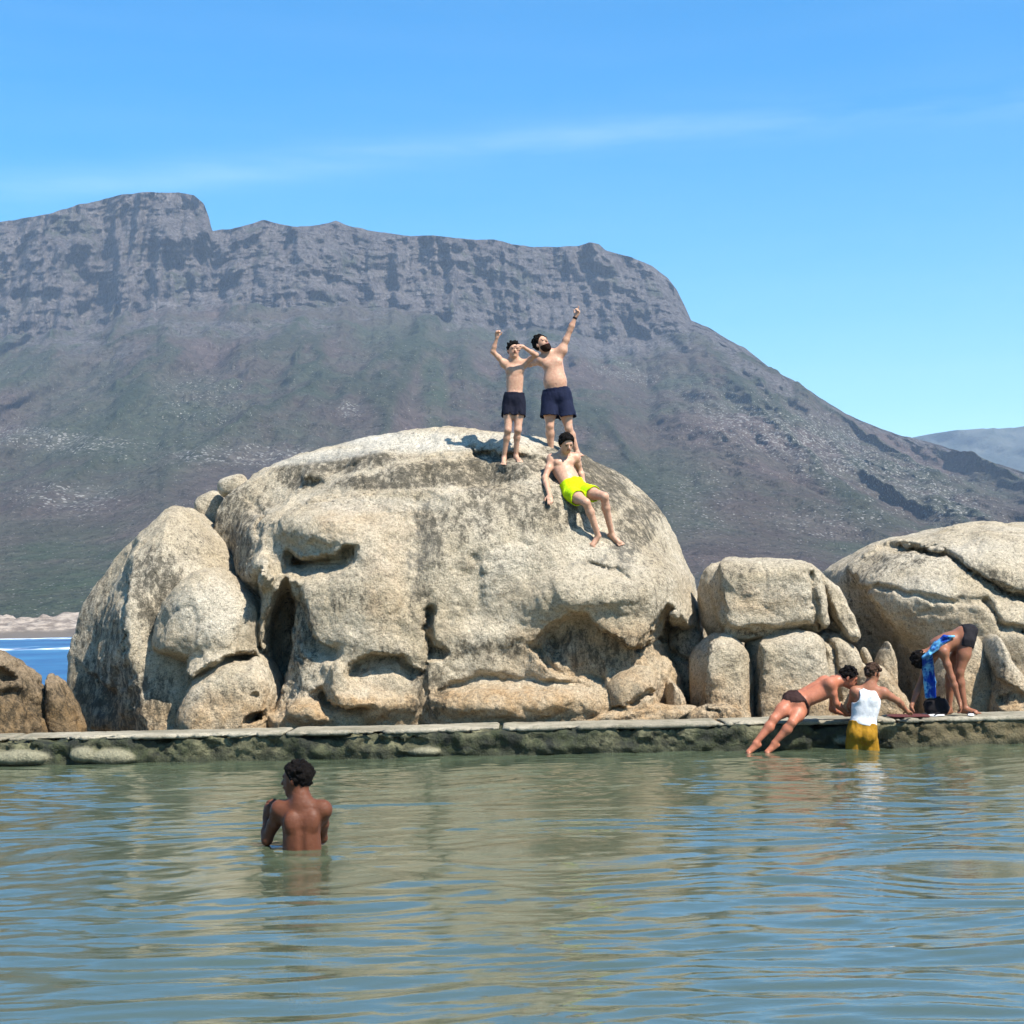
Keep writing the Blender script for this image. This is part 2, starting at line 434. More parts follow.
rock('boulder', [OUT([(150, 655), (155, 625), (166, 598), (182, 578), (205, 565), (225, 568), (250, 590), (266, 612), (268, 640), (262, 665), (230, 675), (190, 678), (165, 672)], 22.7, 1.05, 48, 2.2),
                 OUT([(185, 660), (230, 640), (266, 650), (280, 670), (288, 692), (282, 725), (275, 780), (168, 780), (176, 720), (180, 690)], 22.4, 1.0, 40, 2.4, k=.12)],
     [('slant', [(186, 668), (180, 700), (176, 740)], .05, .7, 1), ('under', [(148, 652), (165, 668), (190, 674), (210, 666), (222, 655), (252, 652)], 16, .22), ('pit', 237, 657, 17, 5, 6, .25), ('crack', [(258, 645), (262, 632), (266, 622)], 3, .12),
      ('pit', 255, 718, 12, 6, 25, .35), ('pit', 256, 695, 5, 4, 0, .08)],
     [(165, 700, 18, 45, 0, .9), (245, 690, 20, 10, 0, .5), (210, 700, 40, 14, 0, .4)], [(230, 715, 70, 22, 0, .5)], [(212, 612, 38, 30, 0, .5)], h=.045, seed=15, yb=23,  # the lower left dark entry is painted shade of that flank
     label='smooth pale granite boulder with a slot like a closed eye, below the tall peaked boulder')
rock('boulder', [OUT([(-80, 640), (-5, 642), (12, 650), (26, 662), (38, 680), (48, 705), (58, 730), (60, 780), (-80, 780)], 21.95, .8, 45, 2.2)], [('pit', 5, 676, 18, 6, -20, .3), ('crack', [(0, 694), (30, 700), (60, 725)], 5, .16), ('crack', [(20, 665), (30, 690), (25, 720)], 4, .1)],
     [(20, 710, 60, 40, 0, .8)], h=.045, seed=21, mat=M_brown, rough=1.7, label='dark brown rock at the left end of the pool wall')
rock('boulder', [OUT([(36, 676), (46, 664), (60, 667), (80, 692), (90, 715), (90, 780), (45, 780), (42, 700)], 22.2, .5, 20, 2.3)], [], [(60, 700, 30, 20, 0, .8)], h=.04, seed=23, mat=M_brown, rough=1.5,
     label='small brown rock between the dark brown rock and the tall peaked boulder', cat='rock')
rock('stone', [E(233, 486, 24.3, 12, 7, .19, 3.2, 15)], h=.03, seed=25, sub=0, rough=.4, label='small rounded stone perched on the left shoulder of the giant boulder', cat='stone')
rock('stone', [E(213, 512, 24.8, 14, 16, .3, 3, 20)], h=.03, seed=27, sub=0, rough=.6, label='small stone wedged behind the peaked boulder and under the perched stone', cat='stone')
# rocks at the foot of the giant boulder
rock('boulder', [OUT([(598, 692), (610, 672), (640, 660), (655, 666), (662, 690), (664, 780), (600, 780)], 22.0, .65, 24, 2.4), OUT([(660, 690), (668, 672), (682, 682), (692, 706), (692, 780), (660, 780)], 22.1, .5, 14, 2.5, k=.05)],
     [('under', [(598, 690), (608, 704), (628, 710)], 14, .25), ('crack', [(660, 672), (668, 690), (664, 712)], 3.5, .16), ('crack', [(630, 705), (650, 692), (662, 694)], 3, .12)],
     [(605, 700, 14, 20, 0, .6), (680, 690, 14, 25, 0, .5)], [(640, 690, 60, 30, 0, .5)], h=.035, seed=31, label='cracked tan rock at the lower right foot of the giant boulder')
rock('rock', [E(640, 718, 21.6, 62, 10, .35, 2.6, 9), E(600, 722, 21.6, 30, 7, .3, 2.5, k=.1)], [('crack', [(600, 722), (640, 714), (680, 708)], 2.5, .08)], [(660, 716, 40, 10, 0, .5)], h=.03, seed=33,
     label='long low slab of rock lying behind the wall below the cracked tan rock', cat='rock')
rock('rock', [E(686, 668, 23.6, 20, 50, .6, 2.5, 0)], [('crack', [(672, 650), (690, 662), (700, 690)], 3, .15)], [(690, 660, 30, 50, 0, .6)], h=.045, seed=35, rough=1.5,
     label='rough narrow rock closing the gap right of the giant boulder', cat='rock')
rock('rock', [E(697, 640, 26.5, 16, 42, .7, 2.5)], [], [(697, 640, 20, 40, 0, .6)], h=.06, seed=37, rough=1.8, label='rough rock deep in the gap between the giant boulder and the stacked blocks', cat='rock')
# stacked blocks
G = 'stacked granite blocks between the two large boulders'
rock('boulder', [OUT([(704, 608), (706, 575), (722, 563), (760, 560), (797, 559), (812, 567), (822, 600), (823, 626), (812, 634), (790, 638), (745, 642), (714, 640), (706, 625)], 22.9, .95, 22, 2.6)],
     [('slant', [(724, 560), (722, 600), (724, 640)], .05, .4, 1), ('under', [(706, 618), (740, 626), (780, 625), (818, 620)], 9, .10), ('crack', [(812, 575), (816, 600), (818, 628)], 3, .12)],
     [(740, 572, 25, 10, 0, .6), (815, 600, 10, 30, 0, .5), (760, 632, 60, 6, 0, .6)], [(760, 600, 40, 18, 0, .35)], [(770, 590, 40, 12, 0, .3)], h=.04, seed=41, label='flat topped granite block stacked on two lower blocks', group=G)
rock('boulder', [OUT([(798, 560), (808, 560), (823, 578), (837, 594), (848, 630), (844, 640), (828, 624), (816, 597), (802, 580)], 23.2, .7, 9, 2.8)], [('crack', [(818, 580), (826, 605), (840, 630)], 2.5, .08)], [(826, 600, 12, 40, 20, .5)], h=.04, seed=43, label='narrow slab leaning against the right side of the flat topped block', group=G)
rock('boulder', [OUT([(696, 660), (706, 645), (725, 638), (742, 645), (750, 670), (751, 700), (750, 780), (698, 780), (694, 690)], 22.4, .7, 20, 2.5)], [('slant', [(712, 636), (708, 680), (712, 740)], .05, .5, 1)], [(720, 705, 30, 20, 0, .6)], h=.04, seed=45, label='rounded upright granite block, leftmost under the flat topped block', group=G)
rock('boulder', [OUT([(744, 645), (752, 635), (800, 632), (816, 639), (822, 670), (823, 720), (822, 780), (748, 780), (743, 700)], 22.4, .75, 20, 2.7)], [('slant', [(762, 630), (760, 680), (764, 740)], .05, .5, 1)], [(755, 700, 14, 40, 0, .6)], h=.04, seed=47, label='wide pale granite block directly behind the man leaning on the wall', group=G)  # the dark left edge entry paints shade on the side away from the sun
rock('boulder', [OUT([(806, 642), (830, 626), (850, 638), (864, 665), (870, 720), (870, 780), (810, 780), (808, 690)], 23.0, .7, 18, 2.4)], [('crack', [(828, 640), (836, 670), (838, 700)], 3, .12)], [(850, 680, 20, 30, 0, .5)], h=.04, seed=49, label='cracked granite block behind the two bathers, beneath the leaning slab', group=G)
rock('boulder', [OUT([(848, 690), (860, 664), (884, 658), (906, 690), (915, 714), (915, 780), (848, 780)], 22.2, .6, 22, 2.2)], [], [(895, 690, 20, 30, 0, .45)], [], h=.035, seed=51, label='triangular granite rock behind the head of the man in the white vest', group=G)
rock('rock', [OUT([(870, 668), (881, 640), (889, 637), (896, 652), (899, 672), (899, 720), (870, 720)], 22.9, .3, 9, 2.2)], [], [(884, 655, 14, 20, 0, .5)], h=.03, seed=53, sub=1, rough=.8, label='small pointed rock poking up above the triangular rock', cat='rock')
rock('rock', [E(868, 662, 22.8, 5, 16, .12, 2.2, 18)], [], [], h=.02, seed=55, sub=0, rough=.35, label='tiny fin of rock left of the small pointed rock', cat='rock')
rock('rock', [E(712, 718, 21.6, 30, 14, .35, 2.4)], [('crack', [(700, 706), (716, 714), (722, 730)], 3, .12)], [(712, 712, 40, 14, 0, .7)], h=.03, seed=57, rough=1.3, label='dark low rock at the wall below the leftmost upright block', cat='rock')
rock('boulder', [E(775, 700, 25.3, 95, 78, 1.3, 2.3)], [], [(775, 690, 90, 60, 0, .8)], h=.08, seed=59, rough=1.3, label='dark boulder lying deep behind the stacked granite blocks')
# right hand boulder
rock('boulder', [OUT([(826, 580), (850, 556), (880, 541), (920, 529), (960, 524), (1000, 523), (1060, 526), (1130, 545), (1180, 600), (1200, 800), (885, 800), (880, 700), (856, 645), (838, 610)], 25.4, 3.1, 120, 2.3), E(930, 600, 24.2, 78, 48, 1.6, 2.2, 12, k=.5), E(1010, 640, 24.2, 90, 80, 1.6, 2.2, k=.4)],
     [('crack', [(880, 548), (915, 550), (945, 556), (965, 566), (990, 582), (1030, 602)], 3.5, .22), ('crack', [(850, 590), (880, 585), (930, 600), (985, 602)], 3, .08),
      ('slant', [(828, 545), (864, 585), (892, 618), (910, 655), (918, 740)], .055, 2.0, 1), ('crack', [(985, 602), (1000, 625), (1024, 632)], 3.5, .18), ('under', [(965, 566), (990, 582), (1040, 606)], 30, .15, 1)],
     [(900, 560, 60, 12, 15, .7), (990, 575, 40, 12, -20, .75), (1010, 590, 30, 14, -20, .7), (860, 610, 30, 50, 0, .5), (860, 570, 30, 14, 25, .6)], [(930, 620, 50, 20, 0, .3)],  # the entry on the left face is its shade, painted as dark colour
     [(985, 550, 45, 18, 0, .35), (920, 590, 40, 16, 0, .3)], h=.055, seed=61, label='big domed granite boulder at the right edge with a diagonal crack')
rock('boulder', [OUT([(926, 655), (945, 632), (968, 626), (986, 650), (992, 700), (994, 780), (922, 780), (918, 700)], 22.9, .8, 24, 2.5)], [('under', [(930, 640), (934, 690), (930, 715)], 10, .1)], [(935, 700, 14, 30, 0, .5)], h=.04, seed=63, label='upright pale granite block behind the man bending down')
rock('boulder', [OUT([(976, 634), (992, 624), (1004, 640), (1013, 665), (1032, 690), (1038, 780), (985, 780), (980, 700), (975, 660)], 22.4, .75, 20, 2.3)], [('under', [(985, 650), (995, 675), (1018, 690)], 14, .15), ('pit', 1012, 700, 14, 10, 0, .1)], [(1000, 690, 24, 40, 0, .6)], h=.04, seed=65, rough=1.2, label='rough leaning granite rock at the right end of the wall')
rock('boulder', [E(1085, 690, 22.8, 50, 60, .9, 2.5)], [], [(1085, 690, 40, 40, 0, .5)], h=.08, seed=67, label='granite rock just outside the right edge')

# ---------------------------------------------------------------- pool wall
def box_sdf(q, lo, hi, r):
    c = (lo+hi)/2; b = (hi-lo)/2-r
    d = np.abs(q-c)-b
    return np.linalg.norm(np.maximum(d, 0), axis=1)+np.minimum(d.max(1), 0)-r
def sdf_mesh(fn, lo, hi, h, sub=0, name='x', mat=None, parent=None, attrf=None, proj_it=1, clampz=False):
    lo = np.array(lo, float); hi = np.array(hi, float)
    n = np.ceil((hi-lo)/h).astype(int)+1
    g = np.stack(np.meshgrid(*[lo[i]+h*np.arange(n[i]) for i in range(3)], indexing='ij'), -1).reshape(-1, 3)
    Fd = np.empty(len(g), dtype=np.float32)
    for i in range(0, len(g), 400000): Fd[i:i+400000] = fn(g[i:i+400000])
    V, Q = surface_nets(Fd.reshape(n), lo, h)
    for _ in range(sub): V, Q = subdiv(V, Q)
    for it in range(proj_it):
        eps = .3*h; d = fn(V)
        Gd = np.stack([(fn(V+np.eye(3)[a]*eps)-d)/eps for a in range(3)], 1)
        step = (d/np.maximum((Gd*Gd).sum(1), .3))[:, None]*Gd
        L = np.linalg.norm(step, axis=1, keepdims=True); V = V-step*np.minimum(1, .6*h/np.maximum(L, 1e-9))
    return mesh(name, V, Q, mat, parent, attrs=attrf(V) if attrf else None)

WY = 20.1
def wall_mat():
    m = N('weathered_wall'); p = m.pos()
    n1 = m.noise(p, 1.3, 5, .6); n2 = m.noise(p, 6, 6, .7); n3 = m.noise(p, 35, 4, .7)
    sx = m.n('ShaderNodeSeparateXYZ'); m.l(p, sx.inputs[0])
    col = m.mix(m.ramp(n2, [(.38, 0), (.62, 1)]), (.035, .034, .014), (.19, .175, .095))
    col = m.mix(m.ramp(n1, [(.38, 0), (.54, 1)]), col, m.mix(m.ramp(n2, [(.4, 0), (.6, 1)]), (.012, .014, .007), (.038, .044, .016)))
    brown = m.ramp(m.math('MULTIPLY', sx.outputs['X'], .1), [(.42, 0), (.52, 1)])
    col = m.mix(m.math('MULTIPLY', brown, .7), col, m.mix(n2, (.20, .14, .06), (.06, .055, .03)))
    col = m.mix(m.attr('stone'), col, m.mix(n2, (.14, .13, .08), (.30, .27, .17)))
    # wet weed band at the waterline
    wet = m.ramp(m.math('ADD', sx.outputs['Z'], m.math('MULTIPLY', n2, .16)), [(.14, 1), (.20, 0)])
    col = m.mix(m.math('MULTIPLY', wet, .75), col, (.022, .026, .010))
    col = m.mix(.8, col, m.ramp(n3, [(.3, .5), (.5, 1), (.7, 1.3)]), 'MULTIPLY')
    nor = m.bump(m.math('ADD', n2, m.math('MULTIPLY', n3, .3)), .9, .06)
    m.bsdf(col, .7, nor, .35); return m.m
def cap_mat():
    m = N('worn_concrete'); p = m.pos()
    n1 = m.noise(p, 1.0, 5, .6); n2 = m.noise(p, 7, 6, .7); n3 = m.noise(p, 45, 4, .7)
    col = m.mix(m.ramp(n1, [(.4, 0), (.6, 1)]), (.19, .165, .115), (.34, .30, .22))
    col = m.mix(m.ramp(n2, [(.5, 0), (.68, .8)]), col, (.11, .11, .07))
    col = m.mix(.7, col, m.ramp(n3, [(.3, .55), (.5, 1), (.7, 1.3)]), 'MULTIPLY')
    m.bsdf(col, .8, m.bump(n2, .7, .03), .3); return m.m
stones = [(20, 758, 30, 8), (83, 755, 13, 8), (112, 758, 22, 9), (425, 752, 16, 5), (850, 741, 16, 5)]
def wall_fn(q):
    d = box_sdf(q, np.array([-15, WY, -1.3]), np.array([15, WY+1.0, .325]), .03)
    m = np.abs(d) < .5; e = np.zeros(len(q)); qq = q[m]
    x = qq*np.array([1, 1, 1.6])
    e[m] = .08*fbm(x*1.6, 3, 201)+.10*fbm(x*5, 4, 207, .6)
    f = (qq[:, 2] > .18); em = e[m]; em = np.where(qq[:, 2] > .2, np.maximum(em, -.02), em); e[m] = em
    d = d+e
    for (a, b, ra, rb) in stones:
        c = P(a, b, WY-.02); s = WY/F
        l = (q-c)/np.array([ra*s, .11, rb*s])
        d = smin(d, (np.linalg.norm(l, axis=1)-1)*rb*s, .03)
    return d
def wall_attr(V):
    r = np.zeros(len(V))
    for (a, b, ra, rb) in stones:
        c = P(a, b, WY-.02); s = WY/F
        l = (V-c)/np.array([ra*s, .18, rb*s]); r = np.maximum(r, 1-sstep(.9, 1.15, np.linalg.norm(l, axis=1)))
    return {'stone': r}
pw = bpy.data.objects.new('pool_wall', None); C.objects.link(pw); pw.location = (0, WY+.5, -1.3)
tag(pw, 'low weathered pool wall with green weed on its face and a pale concrete top', 'pool wall')
wb = sdf_mesh(wall_fn, (-15.2, WY-.3, -1.45), (15.2, WY+1.25, .45), .04, 0, 'wall_face', wall_mat(), None, wall_attr)
wb.parent = pw; wb.location = (0, -(WY+.5), 1.3)
def cap_fn(q):
    d = box_sdf(q, np.array([-15, WY-.012, .330]), np.array([15, WY+1.02, .375]), .012)
    e = .034*fbm(q*np.array([1.3, 1.3, .3]), 3, 301)+.03*fbm(q*np.array([9, 9, 3]), 3, 305)
    edge = np.maximum(e*2.6, -.008)*(1-sstep(WY+.1, WY+.3, q[:, 1]))+e*.25*sstep(WY+.1, WY+.3, q[:, 1])
    j = np.minimum.reduce([np.abs(q[:, 0]-x) for x in (-11, -6.4, -2.9, -.2, 2.6, 4.75, 8.2)])
    return d+edge+.03*np.exp(-(j/.03)**2)
wc = sdf_mesh(cap_fn, (-15.2, WY-.3, .2), (15.2, WY+1.2, .46), .03, 0, 'coping', cap_mat(), None)
wc.parent = pw; wc.location = (0, -(WY+.5), 1.3)

# ---------------------------------------------------------------- ground, pool floor, sea
def grid(name, x0, x1, nx, y0, y1, ny, zf, mat, attrs=None, ypow=1):
    xs = np.linspace(x0, x1, nx); t = np.linspace(0, 1, ny)**ypow; ys = y0+(y1-y0)*t
    X, Y = np.meshgrid(xs, ys, indexing='ij'); X = X.ravel(); Y = Y.ravel()
    V = np.stack([X, Y, zf(X, Y)], 1)
    i = np.arange((nx-1)*ny).reshape(nx-1, ny)[:, :-1].ravel()
    Q = np.stack([i, i+ny, i+ny+1, i+1], 1)
    return mesh(name, V, Q, mat, attrs=attrs)
m = N('pool_floor'); p = m.pos(); n2 = m.noise(p, .7, 5, .6)
n3 = m.noise(p, 4, 5, .6)
m.bsdf(m.mix(m.ramp(n2, [(.4, 0), (.6, 1)]), (.13, .12, .06), m.mix(n3, (.34, .29, .17), (.22, .21, .12))), .9, m.bump(n3, .5, .1))
tag(grid('pool_floor', -15, 15, 60, 1.5, 20.15, 60, lambda x, y: -1.25+.12*fbm(np.stack([x*.6, y*.6, 0*x], 1), 3, 9), m.m), kind='structure')
m = N('shelf_rock'); p = m.pos(); n2 = m.noise(p, 1.2, 6, .65)
m.bsdf(m.mix(m.ramp(n2, [(.35, 0), (.65, 1)]), (.07, .06, .04), (.24, .20, .14)), .9, m.bump(n2, 1, .3))
M_shelf = m.m
tag(grid('rock_shelf', -16, 24, 200, 21.0, 34, 80, lambda x, y: -.05+.25*fbm(np.stack([x*.8, y*.8, 0*x], 1), 4, 19)-sstep(26, 33, y)*2.2, M_shelf), kind='structure')
tag(grid('ground', -6000, 6000, 60, -300, 12000, 60, lambda x, y: -4+0*x, M_shelf), kind='structure')
m = N('deck_concrete'); p = m.pos(); n2 = m.noise(p, 3, 6, .65)
m.bsdf(m.mix(n2, (.24, .23, .2), (.38, .36, .31)), .85, m.bump(n2, .4, .03))
tag(grid('pool_deck', -15, 15, 40, -8, 1.5, 14, lambda x, y: .30+.01*np.sin(x*1.3), m.m), kind='structure')

# water
def wave_h(x, y):
    q = np.stack([x, y, 0*x], 1)
    wx = x+.6*fbm(q*.35, 2, 401)*2; wy = y+.6*fbm(q*.35+9, 2, 402)*2
    h = .013*fbm(np.stack([wx*.45, wy*1.15, 0*x], 1), 2, 411)
    h += .024*fbm(np.stack([wx*1.5, wy*4.4, 0*x], 1), 2, 421)
    h -= .011*np.abs(fbm(np.stack([wx*1.0+7, wy*3.0, 0*x], 1), 3, 441))
    h += .0085*fbm(np.stack([wx*4.2, wy*10.0, 0*x], 1), 2, 431)
    for cx_, cy_ in ((-1.66, 12.3), (4.42, 19.78), (3.0, 19.6)):
        rr = np.hypot(x-cx_, (y-cy_)*1.1); h = h+.007*np.exp(-rr/.55)*np.sin(rr*26)*sstep(.12, .3, rr)
    return h
def water_mat(name, deep, tr, bs=.13):
    m = N(name); p = m.pos()
    q = m.scaled(p, (6, 15, 1)); n = m.noise(q, 1.0, 4, .6, .4)
    nor = m.bump(n, bs, .02)
    gl = m.n('ShaderNodeBsdfGlossy'); gl.inputs['Roughness'].default_value = .0; gl.inputs['Color'].default_value = (1, 1, 1, 1); m.l(nor, gl.inputs['Normal'])
    df = m.n('ShaderNodeBsdfDiffuse'); df.inputs['Color'].default_value = (*deep, 1)
    if name == 'sea_water':
        sn = m.noise(m.scaled(p, (.06, .03, 1)), 1, 6, .7); m.l(m.mix(m.ramp(sn, [(.35, 0), (.65, 1)]), (.005, .045, .14), (.03, .14, .26)), df.inputs['Color'])
    tp = m.n('ShaderNodeBsdfTransparent'); tp.inputs['Color'].default_value = (.75, .80, .62, 1)
    mx = m.n('ShaderNodeMixShader'); mx.inputs[0].default_value = tr; m.l(df.outputs[0], mx.inputs[1]); m.l(tp.outputs[0], mx.inputs[2])
    fr = m.n('ShaderNodeFresnel'); fr.inputs['IOR'].default_value = 2.1; m.l(nor, fr.inputs['Normal'])
    m2 = m.n('ShaderNodeMixShader'); m.l(fr.outputs[0], m2.inputs[0]); m.l(mx.outputs[0], m2.inputs[1]); m.l(gl.outputs[0], m2.inputs[2])
    return m, m2
m, sh = water_mat('pool_water', (.095, .122, .070), .36)
m.l(sh.outputs[0], m.out.inputs['Surface'])
# denser towards the camera
tag(grid('pool_water', -15, 15, 620, 1.5, WY+.06, 700, lambda x, y: .03+wave_h(x, y), m.m), kind='structure')
m, sh = water_mat('sea_water', (.012, .10, .26), 0.0, 1.0)
for n_ in m.t.nodes:
    if n_.type == 'BSDF_GLOSSY': n_.inputs['Roughness'].default_value = .35
    if n_.type == 'FRESNEL':
        for l_ in list(n_.outputs[0].links): l_.to_socket.default_value = .18; m.t.links.remove(l_)
p = m.pos(); sx = m.n('ShaderNodeSeparateXYZ'); m.l(p, sx.inputs[0])
q = m.scaled(p, (.035, .02, 1)); nf = m.noise(q, 1, 4, .6)
yy = m.math('ADD', sx.outputs['Y'], m.math('MULTIPLY', nf, 60))
f1 = m.ramp(m.math('DIVIDE', yy, 500), [(.44, 0), (.46, 1), (.50, 1), (.52, 0), (.76, 0), (.78, 1), (.97, 1), (.99, 0)])
f2 = m.ramp(m.noise(m.scaled(p, (.03, .012, 1)), 1, 5, .7), [(.47, 0), (.53, 1)])
foam = m.n('ShaderNodeBsdfDiffuse'); foam.inputs['Color'].default_value = (.8, .84, .86, 1)
mf = m.n('ShaderNodeMixShader'); m.l(m.mix(1, f1, f2, 'MULTIPLY'), mf.inputs[0]); m.l(sh.outputs[0], mf.inputs[1]); m.l(foam.outputs[0], mf.inputs[2])
m.l(mf.outputs[0], m.out.inputs['Surface'])
tag(grid('sea', -3000, 3000, 90, 29, 470, 120, lambda x, y: -1.0+.10*fbm(np.stack([x*.15, y*.3, 0*x], 1), 3, 55), m.m, ypow=1.6), kind='structure')

# ---------------------------------------------------------------- mountain
sky_pts = [(-500, 300), (-250, 250), (-100, 225), (0, 217), (25, 213), (50, 208), (80, 199), (100, 195), (122, 189), (150, 186), (180, 187), (196, 189), (206, 198), (211, 212), (214, 226), (240, 223), (256, 218), (266, 215), (278, 218), (300, 222), (322, 220), (340, 216), (352, 221), (380, 227), (410, 231), (440, 231), (475, 235), (500, 235), (518, 240), (545, 243), (585, 242), (596, 238), (606, 240), (612, 246), (640, 254), (660, 263), (675, 275), (684, 288), (692, 306), (697, 318), (712, 324), (730, 335), (750, 346), (775, 366), (800, 380), (825, 397), (850, 413), (880, 426), (905, 435), (930, 441), (960, 450), (990, 460), (1024, 471), (1100, 495), (1250, 540), (1500, 600)]
base_pts = [(-500, 380), (-100, 340), (0, 335), (60, 330), (140, 312), (200, 306), (350, 304), (430, 318), (520, 330), (600, 334), (700, 336), (740, 352), (780, 372), (800, 384), (900, 436), (1024, 474), (1500, 605)]
def interp(pts, x): return np.interp(x, [a for a, b in pts], [b for a, b in pts])
NU, NS, NC, NB = 1100, 420, 190, 16
U = np.linspace(-420, 1440, NU)
q1 = np.stack([U/9.0, 0*U, 0*U], 1)
sky = interp(sky_pts, U)+1.0*fbm(q1, 3, 501); bs = np.maximum(interp(base_pts, U)+9*fbm(np.stack([U/26.0, 0*U+3, 0*U], 1), 4, 503), sky+2)
hor = 617-(U-512)*math.tan(PH)
def zat(py, D): return CAMZ+(hor-py)/F*D
Dc = 2000+180*fbm(np.stack([U/160., 0*U, 0*U], 1), 3, 511)-250*sstep(640, 900, U)-150*sstep(900, 1200, U)
zc = zat(bs, Dc)
Dt = Dc+130+40*fbm(np.stack([U/50., 0*U+4, 0*U], 1), 3, 512)
zt = np.maximum(zat(sky, Dt), zc+3)
rows_D = []; rows_Z = []; cl = []
D0 = 470.0
z0 = zat(628.0-(U-40)*math.tan(PH), D0)*0-.5
for i in range(NS):
    s = i/(NS-1)
    D = D0+(Dc-D0)*s; Z = z0+(zc-z0)*(s**1.35)
    rows_D.append(D); rows_Z.append(Z); cl.append(np.full(NU, 0.0)+sstep(.86, 1, s)*.5)
# stepped cliff bands: (rise share, run share)
for i in range(1, NC+1):
    s = i/NC
    # strata: alternate steep faces and narrow ledges
    w = s+.055*fbm(np.stack([U/70., 0*U+s*7, 0*U], 1), 3, 504)*math.sin(math.pi*s)
    D = Dc+(Dt-Dc)*s; Z = zc+(zt-zc)*np.clip(w*(1/(1+0)), 0, 1.02)*(1 if i < NC else 1)
    if i == NC: Z = zt
    rows_D.append(D); rows_Z.append(Z); cl.append(np.full(NU, 1.0))
for i in range(1, NB+1):
    s = i/NB
    rows_D.append(Dt+700*s); rows_Z.append(zt-zt*.45*s**1.2); cl.append(np.full(NU, .6))
Dm = np.array(rows_D); Zm = np.array(rows_Z); Cm = np.array(cl)
th = (U-512)/F
X = th[None, :]*Dm; Yv = Dm.copy()
pts = np.stack([X.ravel(), Yv.ravel(), Zm.ravel()], 1)
rel = np.clip(Zm/np.maximum(zt[None, :], 30), 0, 1)
hgt = sstep(0, .35, rel)
# gullies running down the slope: noise stretched along the fall line
qa = np.stack([pts[:, 0]/95, pts[:, 1]/600, pts[:, 2]/400], 1)
gl_ = 1-np.abs(fbm(qa, 4, 521)*2.2); gl_ = gl_.reshape(Dm.shape)
qb = np.stack([pts[:, 0]/34, pts[:, 1]/200, pts[:, 2]/130], 1)
bt = (1-np.abs(fbm(qb, 4, 531)*2.2)).reshape(Dm.shape)
qc = pts/26.0; rg = fbm(qc, 4, 541).reshape(Dm.shape)
qd = np.stack([pts[:, 0]/40, pts[:, 1]/40, pts[:, 2]/7], 1); stt = fbm(qd, 3, 551).reshape(Dm.shape)
isC = (Cm > .9)
slopeE = (Cm < .9)&(Cm < .55)
top = np.zeros_like(Dm); top[-NB-6:] = 1
dR = np.where(isC, 1, 0)*(40*(bt-.4)+28*(gl_-.4)+5*stt+24*rg) + np.where(isC, 0, 1)*(64*gl_*hgt+7*rg*hgt+10*(bt-.4)*hgt)
kR = (Yv-dR)/Yv; Yv = Yv*kR; X = X*kR; Zm = CAMZ+(Zm-CAMZ)*kR
edge = 1-sstep(0, .25, np.abs(np.arange(len(Dm))-(NS+NC))/60.0)[:, None]
Zm = Zm + np.where(isC, 2.0*rg*edge*0, (9*(gl_-.5)+5.5*rg)*hgt*(1-.9*edge))
Zm[:6] = np.minimum(Zm[:6], 1.0)
pts = np.stack([X.ravel(), Yv.ravel(), Zm.ravel()], 1)
nr = len(Dm)
i = (np.arange(nr-1)[:, None]*NU+np.arange(NU-1)[None, :]).ravel()
Qm = np.stack([i, i+1, i+NU+1, i+NU], 1)
uu, vv = np.meshgrid(U, np.arange(nr)); 
pu, pv = proj(pts)
wn = fbm(pts/60.0, 3, 561)
def mfield(lst):
    r = np.zeros(len(pts))
    for a, b, ra, rb, ang, st in lst:
        an = math.radians(ang); x = ((pu-a)*math.cos(an)-(pv-b)*math.sin(an))/ra; y = ((pu-a)*math.sin(an)+(pv-b)*math.cos(an))/rb
        r = np.maximum(r, st*(1-sstep(.4, 1.3, np.hypot(x, y)+.35*wn)))
    return r
scree = mfield([(800, 440, 130, 36, -18, 1), (900, 480, 110, 30, -20, .8), (60, 440, 120, 12, -8, .9), (250, 455, 120, 12, 0, .8), (350, 410, 12, 10, 0, 1), (70, 500, 60, 20, 0, .8), (830, 520, 60, 20, 0, .5), (700, 500, 40, 40, 0, .4), (620, 370, 40, 12, -15, .6), (200, 400, 60, 30, 0, .35), (440, 560, 100, 30, 0, .5)])
green = mfield([(60, 580, 120, 70, 0, 1), (120, 420, 120, 70, 0, .7), (435, 400, 14, 70, 5, 1), (400, 340, 60, 26, 0, .6), (460, 560, 100, 70, 0, .6), (650, 500, 70, 60, 0, .7), (30, 380, 80, 16, 0, .6)])
gully = (sstep(.70, .98, gl_)*hgt).ravel()
cliffm = np.maximum(Cm.ravel()*1.0, 0)
cliffm = np.clip(np.where(Cm.ravel() > .9, 1, cliffm+.25*mfield([(100, 350, 80, 14, 0, 1), (600, 350, 140, 12, 0, 1), (760, 380, 60, 12, -30, 1), (250, 330, 150, 12, 0, 1)])*2), 0, 1)
m = N('mountain'); p = m.pos()
k = .004
n1 = m.noise(m.scaled(p, (.004,)*3), 1, 6, .6); n2 = m.noise(m.scaled(p, (.02,)*3), 1, 7, .65); n3 = m.noise(m.scaled(p, (.12,)*3), 1, 5, .7)
slope = m.mix(m.ramp(n1, [(.40, 0), (.60, 1)]), (.075, .082, .055), (.125, .092, .080))
slope = m.mix(m.ramp(n2, [(.42, 0), (.62, 1)]), slope, (.088, .068, .056))
slope = m.mix(m.math('MULTIPLY', m.attr('green'), m.ramp(n2, [(.3, .3), (.6, 1)])), slope, (.062, .078, .045))
stn = m.noise(m.scaled(p, (.012, .012, .11)), 1, 6, .65); vst = m.noise(m.scaled(p, (.11, .05, .014)), 1, 6, .7)
slope = m.mix(m.math('MULTIPLY', m.attr('gully'), .75), slope, (.045, .058, .034))
